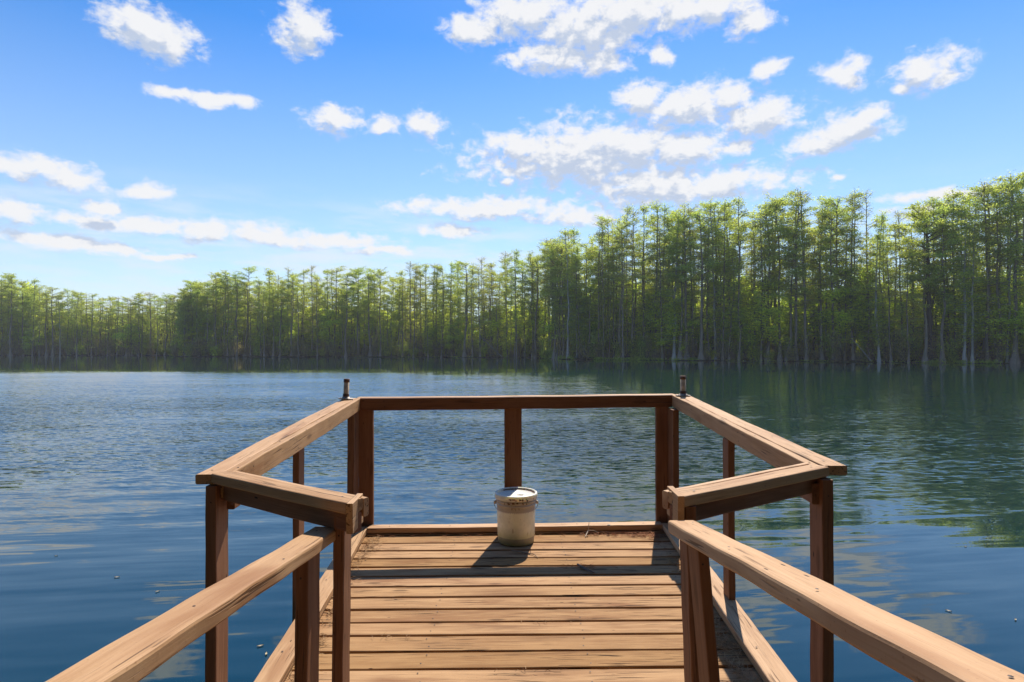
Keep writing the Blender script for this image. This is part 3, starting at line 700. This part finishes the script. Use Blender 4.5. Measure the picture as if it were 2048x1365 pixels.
# ------------------------------------------------------------------ trees
class TB:
    def __init__(s): s.V = []; s.Q = []; s.T = []; s.n = 0
    def tube(s, P_, r_, k=6):
        P_ = np.asarray(P_, float); r_ = np.asarray(r_, float); n_ = len(P_)
        d = np.gradient(P_, axis=0); d /= np.linalg.norm(d, axis=1)[:, None]+1e-9
        ref = np.array([1.0, 0, 0]) if abs(d[0, 0]) < .8 else np.array([0, 1.0, 0])
        a = np.cross(d, ref); a /= np.linalg.norm(a, axis=1)[:, None]; b = np.cross(d, a)
        th = np.arange(k)*2*math.pi/k
        ring = P_[:, None]+r_[:, None, None]*(a[:, None]*np.cos(th)[None, :, None]+b[:, None]*np.sin(th)[None, :, None])
        s.V.append(ring.reshape(-1, 3)); i = np.arange(n_-1)[:, None]*k; j = np.arange(k)[None]; j2 = (j+1) % k
        s.Q.append(np.stack([i+j, i+j2, i+k+j2, i+k+j], -1).reshape(-1, 4)+s.n); s.n += n_*k
    def leaves(s, C, size, rg, flat=0.5, asp=0.45):
        n_ = len(C); d = rg.normal(size=(n_, 3)); d[:, 2] *= flat; d /= np.linalg.norm(d, axis=1)[:, None]
        e = rg.normal(size=(n_, 3)); e[:, 2] *= flat; e -= d*(e*d).sum(1)[:, None]; e /= np.linalg.norm(e, axis=1)[:, None]
        L = (size*rg.uniform(.6, 1.4, n_))[:, None]
        A = C-d*L*.5; B = C+e*L*asp*.5+d*L*.05; D_ = C+d*L*.5; E = C-e*L*asp*.5+d*L*.05
        s.V.append(np.stack([A, B, D_, E], 1).reshape(-1, 3)); s.Q.append(np.arange(n_*4).reshape(-1, 4)+s.n); s.n += n_*4
    def get(s): return np.concatenate(s.V), np.concatenate(s.Q)
def gen_tree(seed, H=22, kind='slender'):
    rg = np.random.default_rng(seed)
    w = TB(); c = TB()
    k = 14; hz = np.linspace(0, 1, k)**1.15*H
    bend = np.cumsum(rg.normal(0, .09, (k, 2)), axis=0)*np.minimum(1, hz/4)[:, None]
    tp = np.c_[bend, hz]; tp[0, 2] = -0.6
    R0 = {'slender': .135, 'flat': .19, 'budding': .14, 'big': .40, 'young': .09, 'bushy': .08}[kind]*rg.uniform(.8, 1.2)
    flare = {'slender': 1.2, 'flat': 1.9, 'budding': 1.3, 'big': 1.0, 'young': .4, 'bushy': .3}[kind]
    # extra rings near the flared foot
    zz = np.array([-.6, 0.2, .6, 1.1, 1.8, 2.8]); tr = np.array([1+flare, 1+flare*.85, 1+flare*.5, 1+flare*.28, 1+flare*.12, 1.0])
    xs = np.interp(zz, tp[:, 2], tp[:, 0]); ysx = np.interp(zz, tp[:, 2], tp[:, 1])
    up = tp[tp[:, 2] > 3.2]
    path = np.r_[np.c_[xs, ysx, zz], up]; rr = np.r_[R0*tr, R0*(1-(up[:, 2]/H))**.7*.98+.025]
    w.tube(path, rr, 8)
    def at(z): return np.array([np.interp(z, path[:, 2], path[:, 0]), np.interp(z, path[:, 2], path[:, 1]), z])
    prm = {'slender': (.12, 70, 1.0, 2.1, 1.2), 'flat': (.38, 42, 1.6, 3.7, .7), 'budding': (.16, 60, 1.2, 2.7, .9), 'big': (.42, 40, 2.4, 5.2, .6), 'young': (.22, 40, 1.5, 2.4, 1.0), 'bushy': (.03, 48, 1.5, 3.0, .8)}[kind]
    z0f, nb, l0, l1, pw = prm
    dens = {'slender': 78, 'flat': 88, 'budding': 48, 'big': 120, 'young': 80, 'bushy': 80}[kind]
    size = {'slender': .20, 'flat': .20, 'budding': .17, 'big': .25, 'young': .27, 'bushy': .34}[kind]
    allC = []
    for i in range(nb):
        f = (i+rg.uniform(0, 1))/nb
        z = H*(z0f+(1-z0f)*f**(.85))
        z = min(z, H*.955)
        if kind in ('flat', 'big'): prof = .45+.55*math.sin(math.pi*min(1, f*.85+.1)) if f < .97 else .6
        elif kind in ('young', 'bushy'): prof = .3+.7*math.sin(math.pi*(f*.8+.2))
        else: prof = (.6+.4*math.sin(math.pi*f**.7))*(1-.25*max(0, f-.85)/.15)*rg.uniform(.7, 1.3)
        L = (l0+(l1-l0)*rg.uniform(0, 1)**1.3)*prof
        a = rg.uniform(0, 2*math.pi); up0 = rg.uniform(.15, .7)+(0.5*max(0, f-.6)/.4)
        p = at(z); n_ = 6; s_ = np.linspace(0, 1, n_)
        dirx = np.array([math.cos(a), math.sin(a), 0])
        curve = p+dirx*(s_*L)[:, None]+np.c_[0*s_, 0*s_, L*(up0*s_-.35*s_**2)]+rg.normal(0, .06*L**.5, (n_, 3))*s_[:, None]
        w.tube(curve, np.linspace(.055 if kind in ('flat', 'big') else .035, .01, n_)*(1.5 if kind == 'big' else 1), 4)
        nt = rg.integers(3, 7)
        tips = [(curve, 1.0)]
        for q in range(nt):
            s0 = rg.uniform(.25, .95); b0 = np.array([np.interp(s0, s_, curve[:, d]) for d in range(3)])
            a2 = a+rg.choice([-1, 1])*rg.uniform(.4, 1.2); l2 = L*rg.uniform(.25, .5)
            cv = np.array([b0, b0+np.array([math.cos(a2), math.sin(a2), rg.uniform(-.1, .35)])*l2*.5, b0+np.array([math.cos(a2+.2), math.sin(a2+.2), rg.uniform(-.05, .3)])*l2])
            w.tube(cv, [.018, .013, .006], 3); tips.append((cv, .8))
        amount = rg.uniform(.35, 1.25)
        if kind == 'budding' and f > .7: amount *= .5
        for (cv, ww) in tips:
            m = max(3, int(dens*amount*ww*L/ (3.2 if ww == 1.0 else 4.5)))
            tt = rg.uniform(.2 if ww == 1 else 0, 1.05, m)*(len(cv)-1)
            C = np.stack([np.interp(tt, np.arange(len(cv)), cv[:, d]) for d in range(3)], 1)
            C += rg.normal(0, 1, (m, 3))*np.array([.24, .24, .17])*(1.3 if kind in ('young', 'bushy') else 1)
            allC.append(C)
    for q in range(10):                                 # leader tuft
        C = at(H*rg.uniform(.93, 1.0))+rg.normal(0, 1, (14, 3))*np.array([.35, .35, .25]); allC.append(C)
    C = np.concatenate(allC)
    c.leaves(C, size, rg)
    return w.get(), c.get()
PROT = {}
def proto(key, seeds, H, kind, lm, bm):
    PROT[key] = []
    for s_ in seeds:
        (wv, wq), (cv, cq) = gen_tree(s_, H, kind)
        PROT[key].append((fast_mesh('trunk', wv, [wq], [bm], smooth=True), fast_mesh('crown', cv, [cq], [lm]), H, (wv, wq, cv, cq)))
proto('slender', (1, 2, 3, 4, 5), 22, 'slender', M_LEAF, M_BARK)
proto('flat', (11, 12, 13, 14), 22, 'flat', M_LEAF, M_BARK)
proto('budding', (21, 22, 23), 22, 'budding', M_LEAF2, M_BARK)
proto('pale', (31, 32), 22, 'slender', M_LEAF, M_BARKP)
proto('big', (41,), 22, 'big', M_LEAF, M_BARKD)
proto('young', (51, 52, 53), 9, 'young', M_LEAF3, M_BARKD)
proto('bushy', (61, 62, 63), 7, 'bushy', M_LEAF3, M_BARKD)
def put_tree(name, key, idx, x, y, z, h, rz, label, cat, group, wid=1.0):
    tm, cm, H, _ = PROT[key][idx % len(PROT[key])]
    r = empty(name, (x, y, z), rz); s_ = h/H; r.scale = (wid*s_**.5, wid*s_**.5, s_)
    tag(r, label, cat, group)
    for nm, me_ in (('trunk', tm), ('crown', cm)):
        o = bpy.data.objects.new(nm, me_); COL.objects.link(o); o.parent = r
    return r
# far bank centreline used for placing trees (left to right in view), with crown height along it
FB = np.array([(-150, 147), (-128, 150), (-105, 152), (-87, 150), (-80, 147), (-75.5, 134), (-55, 132), (-33, 130), (-12, 127), (-2, 123), (5.5, 118), (10, 107), (22, 101), (37, 95), (49, 89.5), (60, 84), (66, 80), (80, 73), (92, 64)], float)
fs = np.r_[0, np.cumsum(np.linalg.norm(np.diff(FB, axis=0), axis=1))]
def fb(s): return np.array([np.interp(s, fs, FB[:, 0]), np.interp(s, fs, FB[:, 1])])
def fbn(s):
    a = fb(s-2); b_ = fb(s+2); d = (b_-a)/np.linalg.norm(b_-a); return np.array([-d[1], d[0]])
# silhouette: tangent of view direction (x/y) -> tangent of the tree top elevation
SILX = np.array([-.95, -.85, -.80, -.77, -.70, -.64, -.60, -.56, -.52, -.47, -.43, -.39, -.35, -.27, -.19, -.10, -.02, .03, .065, .105, .15, .19, .23, .27, .31, .36, .40, .44, .48, .52, .56, .60, .64, .69, .74, .78, .81, .84, .88, 1.0])
SILY = np.array([.115, .122, .113, .098, .087, .087, .084, .088, .112, .122, .130, .128, .128, .124, .132, .137, .148, .155, .172, .190, .212, .222, .226, .232, .228, .246, .240, .250, .248, .242, .246, .243, .240, .230, .245, .262, .290, .285, .265, .26])
rt = random.Random(11)
def sil(x, y): return float(np.interp(x/y, SILX, SILY))
ti = 0
S_TOT = fs[-1]
PLACES = [(-.77, 'at the far left end of the bank', 0), (-.70, 'just left of the dip in the skyline', 0), (-.57, 'under the dip in the skyline', 0), (-.47, 'where the left skyline steps up', 1), (-.36, 'above the left corner of the railing', 1),
          (-.24, 'left of the left pipe stub', 1), (-.12, 'right of the left pipe stub', 1), (.0, 'straight above the bucket', 1), (.09, 'where the near right bank begins', 2),
          (.15, 'low on the rising skyline', 2), (.21, 'high on the rising skyline', 2), (.29, 'behind the right pipe stub', 2), (.35, 'just right of the right pipe stub', 2), (.42, 'above the right side rail', 2), (.49, 'above the lower right side rail', 2), (.56, 'above the right railing corner', 2),
          (.64, 'left of the thick dark cypress', 2), (.70, 'beside the thick dark cypress', 2), (.76, 'right of the thick dark cypress', 2), (9, 'at the right end of the bank', 2)]
def place(u):
    for lim, txt, z in PLACES:
        if u < lim: return txt, z
def zone(x, y): return place(x/y)[1]
KIND = {'slender': 'slender green', 'flat': 'flat topped', 'budding': 'sparse olive', 'pale': 'pale trunked'}
rows = []; back = []
special_u = [.27, .698, .755, .838]
for row, (off, step) in enumerate(((0.6, 1.62), (3.4, 1.75), (7.0, 3.4), (11.5, 5.5))):
    s = rt.uniform(0, 1)+6
    while s < S_TOT-6:
        p = fb(s)+fbn(s)*(off+rt.uniform(-1.2, 1.2)); x, y = p
        u = x/y
        s += step*rt.uniform(.55, 1.45)*(1.0 if u < .06 else 0.92)
        if not (-.90 < u < .90): continue
        if any(abs(u-su) < (.006 if row == 0 else .0) for su in special_u): continue
        z = zone(x, y)
        key = rt.choices(['slender', 'flat', 'budding', 'pale'], [[.34, .32, .26, .08], [.44, .28, .20, .08], [.34, .36, .22, .08]][z])[0]
        hh = sil(x, y)*y+EYE; hf = rt.choice([.80, .88, .93, .96, 1.0, 1.02, 1.05]) if row < 2 else rt.uniform(.72, 1.0)
        if row == 0 and rt.random() < .18: hf *= .68
        if key == 'flat': hf *= .98
        rec = (row, key, x, y, hh*hf, hf, rt.uniform(.85, 1.2), rt.randrange(9), rt.uniform(0, 6.28))
        if row < 2 and abs(u) < .872: rows.append(rec)
        else: back.append(rec)
while len(rows) > 291: back.append(rows.pop(max(range(len(rows)), key=lambda k: rows[k][3]*(rows[k][0] == 1)*rt.uniform(.9, 1.1))))
print('cypress count', len(rows), 'to the mass', len(back))
for (row, key, x, y, h, hf, wid, idx, rz) in rows:
    txt, z = place(x/y)
    size = 'short' if hf < .75 else ('lowish' if hf < .85 else ('medium tall' if hf < .92 else ('tallest' if hf > 1.0 else ('narrow' if wid < 1 else 'wide'))))
    lab = ' '.join(q for q in (size, KIND[key], 'cypress', 'at the water' if row == 0 else 'set back', txt) if q)
    w_ = lab.split()
    if len(w_) > 16: lab = lab.replace('at the water', 'in front').replace('medium tall', 'tall').replace('of the', 'of')
    put_tree('cypress_tree', key, idx, x, y, 0.15, h, rz, lab, 'tree', size_group := 'cypresses '+txt, wid=wid)
def on_bank(u, off):
    best = min(np.linspace(0, S_TOT, 1500), key=lambda s: abs(fb(s)[0]/fb(s)[1]-u)); return fb(best)+fbn(best)*off
for (u, off, key, idx, hf, wid, lab) in ((.27, -.3, 'pale', 0, .97, 1.35, 'cypress with a swollen pale foot beside a yellow green bush, behind the right pipe stub'),
                                 (.698, 1.2, 'big', 0, .97, 1.15, 'thick dark trunked cypress with a wide flat layered crown'),
                                 (.755, -.4, 'pale', 1, .93, 1.4, 'pale grey cypress with a flared foot at the water, right of the thick dark one'),
                                 (.838, .0, 'flat', 2, 1.02, 1.3, 'tallest cypress, its crown above all others, at the right end of the bank')):
    p = on_bank(u, off); put_tree('cypress_tree', key, idx, p[0], p[1], .1, (sil(p[0], p[1])*p[1]+EYE)*hf, 1.0, lab, 'tree', None, wid)
# young trees lit between the trunks
for i in range(230):
    s = rt.uniform(8, S_TOT-8); p = fb(s)+fbn(s)*rt.uniform(0.6, 14); u = p[0]/p[1]
    if not (-.88 < u < .88): continue
    if u < -.0 and rt.random() < .25: continue
    txt, z = place(u); hh = rt.uniform(6, 11) if z < 2 else rt.uniform(6.5, 14); yw = rt.uniform(1.0, 1.5)
    put_tree('young_tree', 'young', i, p[0], p[1], .3, hh, rt.uniform(0, 6), ('tall ' if hh > 11 else 'mid height ' if hh > 8.5 else 'low ')+('broad ' if yw > 1.33 else 'slim ' if yw < 1.16 else '')+'yellow green young tree '+txt, 'young tree', 'young trees '+txt, wid=yw)
# bank shrubs
def gen_shrub(seed, leafy, H=2.2, Rr=1.6):
    rg = np.random.default_rng(seed); w = TB(); c = TB(); C = []
    for i in range(26):
        a = rg.uniform(0, 6.28); L = rg.uniform(.6, 1)*H; o_ = rg.uniform(.1, 1)*Rr
        s_ = np.linspace(0, 1, 5); cv = np.c_[math.cos(a)*o_*s_**1.3, math.sin(a)*o_*s_**1.3, -.2+(L+.2)*s_]+rg.normal(0, .06, (5, 3))*s_[:, None]
        w.tube(cv, [.025, .02, .016, .011, .006], 3)
        for q in range(5):
            b0 = cv[rg.integers(1, 5)]; d = rg.normal(0, 1, 3); d[2] = abs(d[2])*.6; d *= .5/np.linalg.norm(d); w.tube(np.array([b0, b0+d*.5, b0+d]), [.010, .007, .004], 3)
            m = leafy; C.append(b0+d*rg.uniform(.2, 1.1, (m, 1))+rg.normal(0, .16, (m, 3)))
    c.leaves(np.concatenate(C), .20, rg); return w.get(), c.get()
SHR = {}
for key, seeds, leafy, lm, bm in (('brown', (71, 72, 73), 5, M_BRUSH, M_BARK), ('green', (81, 82, 83), 13, M_LEAF, M_BARKD), ('bright', (91, 92), 15, M_LEAF3, M_BARKD)):
    SHR[key] = []
    for s_ in seeds:
        (wv, wq), (cv, cq) = gen_shrub(s_, leafy); SHR[key].append((fast_mesh('stems', wv, [wq], [bm]), fast_mesh('foliage', cv, [cq], [lm])))
def put_shrub(key, i, x, y, sc, h, lab, group):
    a, b_ = SHR[key][i % len(SHR[key])]; r = empty('shrub', (x, y, .08), rt.uniform(0, 6)); r.scale = (sc, sc, h/2.2); tag(r, lab, 'shrub', group)
    for nm, me_ in (('stems', a), ('foliage', b_)):
        o = bpy.data.objects.new(nm, me_); COL.objects.link(o); o.parent = r
BL = {'brown': 'leafless brown brush', 'green': 'dark green shrub', 'bright': 'yellow green shrub'}
ZL = ['at the waterline of the far left bank', 'at the waterline below the middle row of cypresses', 'at the waterline below the tall right stand']
s = 6.0
while s < S_TOT-5:
    p = fb(s)+fbn(s)*rt.uniform(-.1, 2.2); u = p[0]/p[1]; s += rt.uniform(.6, 1.25)
    if -.9 < u < .9:
        key = rt.choices(['brown', 'green', 'bright'], [.62, .30, .08])[0]
        hs_ = rt.uniform(1.3, 4.6); ws_ = rt.uniform(.6, 1.2); txt = place(u)[0]; put_shrub(key, rt.randrange(9), p[0], p[1], ws_, hs_, ['knee high ', 'chest high ', 'head high ', 'tall ', 'very tall '][min(4, int((hs_-1.3)/.66))]+('wide ' if ws_ > .9 else 'narrow ')+BL[key]+' '+txt, 'shrubs '+txt)
for (u, sc, h, lab) in ((.285, .8, 3.0, 'bright yellow green bush right beside the cypress with the swollen pale foot'), (.052, 1.0, 1.6, 'bright green bush on the point where the near right bank begins')):
    p = on_bank(u, .3); put_shrub('bright', 1, p[0], p[1], sc, h, lab, 'bright bushes by the water')
# fallen leaning poles
for (u, off, a, L, lab) in ((-.015, -.2, 2.4, 7, 'bare pale pole leaning over at the middle of the bank'), (.60, -.2, 2.2, 5, 'bare pale pole leaning out among the tall right trunks')):
    p = on_bank(u, off); w = TB(); w.tube(np.array([(0, 0, -.3), (math.cos(a)*L*.45, .1, L*.28), (math.cos(a)*L*.95, .2, L*.62)]), [.07, .055, .03], 6)
    V_, Q_ = w.get(); me = fast_mesh('fallen_pole', V_, [Q_], [M_BARKP], smooth=True); o = bpy.data.objects.new('fallen_pole', me); COL.objects.link(o); o.location = (p[0], p[1], .3); tag(o, lab, 'dead tree')
# waterline grass
rg = np.random.default_rng(5); c = TB()
for (u0, u1, n_, h) in ((.135, .30, 2200, .30), (.05, .10, 900, .4), (.69, .80, 900, .3), (-.57, -.53, 500, .3), (-.3, .05, 900, .2), (.3, .69, 1100, .2)):
    cl = rg.uniform(u0, u1, 14); U = np.where(rg.random(n_) < .75, cl[rg.integers(0, 14, n_)]+rg.normal(0, .004, n_), rg.uniform(u0, u1, n_)); ss = np.array([fb(s) for s in np.linspace(0, S_TOT, 2000)]); uu = ss[:, 0]/ss[:, 1]
    oo = np.argsort(uu); X = np.interp(U, uu[oo], ss[oo, 0]); Y = np.interp(U, uu[oo], ss[oo, 1]); off = rg.uniform(-1.5, .8, n_)
    C = np.c_[X-off*.2, Y+off, np.abs(rg.normal(0, h*.6, n_))+.05]; c.leaves(C, h*1.1, rg, flat=1.2, asp=.25)
V_, Q_ = c.get(); me = fast_mesh('bank_grass', V_, [Q_], [M_LEAF]); o = bpy.data.objects.new('bank_grass', me); COL.objects.link(o); tag(o, 'bright green grass tufts along the waterline', 'grass', kind='stuff')

# deep wood behind the front trees: reads as one mass
def mass(name, items, mats, lab, keep=0.5):
    Vs, Qs, Ms = [], [], []; n0 = 0; rg = np.random.default_rng(9)
    for (key, idx, x, y, z, h, rz, sc) in items:
        _, _, H, (wv, wq, cv, cq) = PROT[key if key != 'pale' else 'slender'][idx % len(PROT[key])]
        s_ = h/H; cr, sr = math.cos(rz), math.sin(rz)
        nl = len(cv)//4; sel = rg.random(nl) < keep; cvv = cv.reshape(nl, 4, 3)[sel]
        cc = cvv.mean(1, keepdims=True); cvv = cc+(cvv-cc)*(1/keep)**.5*1.05; cvv = cvv.reshape(-1, 3)
        nt = 8*19
        wv2 = wv[:8*18]; wq2 = wq[(wq < 8*18).all(1)]
        for (v_, q_, mi) in ((wv2, wq2, 0), (cvv, np.arange(len(cvv)).reshape(-1, 4), 1 if key != 'budding' else 2)):
            if key in ('young', 'bushy') and mi == 1: mi = 3
            v2 = v_*np.array([sc, sc, s_]); v2 = np.c_[v2[:, 0]*cr-v2[:, 1]*sr+x, v2[:, 0]*sr+v2[:, 1]*cr+y, v2[:, 2]+z]
            Vs.append(v2); Qs.append(q_+n0); Ms.append(np.full(len(q_), mi)); n0 += len(v2)
    me = fast_mesh(name, np.concatenate(Vs), [np.concatenate(Qs)], mats, np.concatenate(Ms))
    o = bpy.data.objects.new(name, me); COL.objects.link(o); tag(o, lab, 'wood', kind='stuff'); return o
items = [(k_, i_, x_, y_, .2, h_, r_, w_) for (_, k_, x_, y_, h_, _h, w_, i_, r_) in back]
s = 0.0
for off, step in ((16, 3.4), (23, 4.2), (32, 5.0)):
    s = rt.uniform(0, 2)
    while s < S_TOT:
        p = fb(s)+fbn(s)*(off+rt.uniform(-2.5, 2.5)); u = p[0]/p[1]; s += step*rt.uniform(.6, 1.4)
        hh = (sil(*p)*p[1]+EYE)*(rt.uniform(.60, .86) if u < .03 else rt.uniform(.36, .60))
        items.append((rt.choice(['slender', 'slender', 'flat', 'budding']), rt.randrange(9), p[0], p[1], .4, hh, rt.uniform(0, 6), rt.uniform(.8, 1.2)))
for i in range(470):
    s = rt.uniform(0, S_TOT); p = fb(s)+fbn(s)*(rt.uniform(10, 30) if i < 270 else rt.uniform(32, 38))
    items.append(('bushy', i, p[0], p[1], -.1, rt.uniform(5, 11.5), rt.uniform(0, 6), rt.uniform(1.2, 2.0)))
# the wooded banks beyond the frame at both sides and behind the viewer
def along(pts, step, off, hts, keys):
    pts = np.array(pts, float)
    for a, b_ in zip(pts[:-1], pts[1:]):
        d = b_-a; L = np.linalg.norm(d); nn = np.array([-d[1], d[0]])/L; k = int(L/step)
        for i in range(k):
            p = a+d*(i+rt.random())/k+nn*rt.uniform(*off); items.append((rt.choice(keys), rt.randrange(9), p[0], p[1], .4, rt.uniform(*hts), rt.uniform(0, 6), rt.uniform(1.0, 1.6)))
mass('far_wood', items, [M_BARKD, M_LEAF, M_LEAF2, M_LEAF3], 'deep green wood filling the gaps behind the front row of cypresses')
items = []
along([(-215, -10), (-218, 60), (-192, 120), (-155, 148), (-128, 152)], 1.5, (1, 14), (15, 20), ['slender', 'flat', 'budding', 'bushy'])
along([(80, 75), (101, 58), (107, 30), (99, -4)], 1.6, (1, 12), (18, 24), ['slender', 'flat', 'young'])
along([(-205, -16), (-90, -16), (-36, -10)], 4, (-10, 0), (15, 21), ['flat', 'young'])
along([(36, -12), (60, -16), (99, -6)], 4, (-10, 0), (15, 21), ['flat', 'young'])
mass('side_wood', items, [M_BARKD, M_LEAF, M_LEAF2, M_LEAF3], 'green wood on the banks beyond both sides of the view')
items = []
for o1, o2 in ((0, 3), (3, 6), (6, 10), (10, 15)): along([(-36, -10), (-14, -8.5), (0, -8), (14, -8.5), (36, -12)], 2.3, (-o2, -o1), (16, 24), ['flat', 'big', 'bushy', 'bushy'])  # unseen wood; height, density and dark leaves shaped to cut sky light on dock
mass('shading_near_wood', items, [M_BARKD, M_SHADE_LEAF, M_SHADE_LEAF, M_SHADE_LEAF], 'unseen dark wood behind the viewer, thickened to shade the dock', 0.7)

# ------------------------------------------------------------------ thin haze volume added to lift the dark treeline
m_, tt, out = new_mat('lift_haze')
pv = tt.new('ShaderNodeVolumePrincipled'); pv.inputs['Color'].default_value = (0.93, 0.95, 1.0, 1); pv.inputs['Density'].default_value = 0.0004; pv.inputs['Anisotropy'].default_value = 0.0
tt.l.new(pv.outputs[0], out.inputs['Volume'])
mb = MB(); x0, x1, y0, y1, z0, z1 = -330, 230, -60, 300, -1.6, 32
mb.add([(x0, y0, z0), (x1, y0, z0), (x1, y1, z0), (x0, y1, z0), (x0, y0, z1), (x1, y0, z1), (x1, y1, z1), (x0, y1, z1)], [(3, 2, 1, 0), (4, 5, 6, 7), (0, 1, 5, 4), (1, 2, 6, 5), (2, 3, 7, 6), (3, 0, 4, 7)])
o = mb.build('haze', m_); tag(o, kind='stuff')

# where copies would share a label, say which one it is by its place
byl = {}
for o in COL.objects:
    if o.parent is None and 'label' in o and 'group' in o: byl.setdefault(o['label'], []).append(o)
for lab, lst in byl.items():
    n_ = len(lst)
    if not 2 <= n_ <= 5: continue
    if abs(lst[0].location.y) < 20: continue
    lst.sort(key=lambda o: o.location.x/o.location.y)
    words = {2: ['left', 'right'], 3: ['left', 'middle', 'right'], 4: ['leftmost', 'second', 'third', 'rightmost'], 5: ['leftmost', 'second', 'middle', 'fourth', 'rightmost']}[n_]
    for o, w_ in zip(lst, words):
        new = w_+' of the '+lab if len(lab.split()) <= 13 else w_+' '+lab
        if len(new.split()) <= 16: o['label'] = new
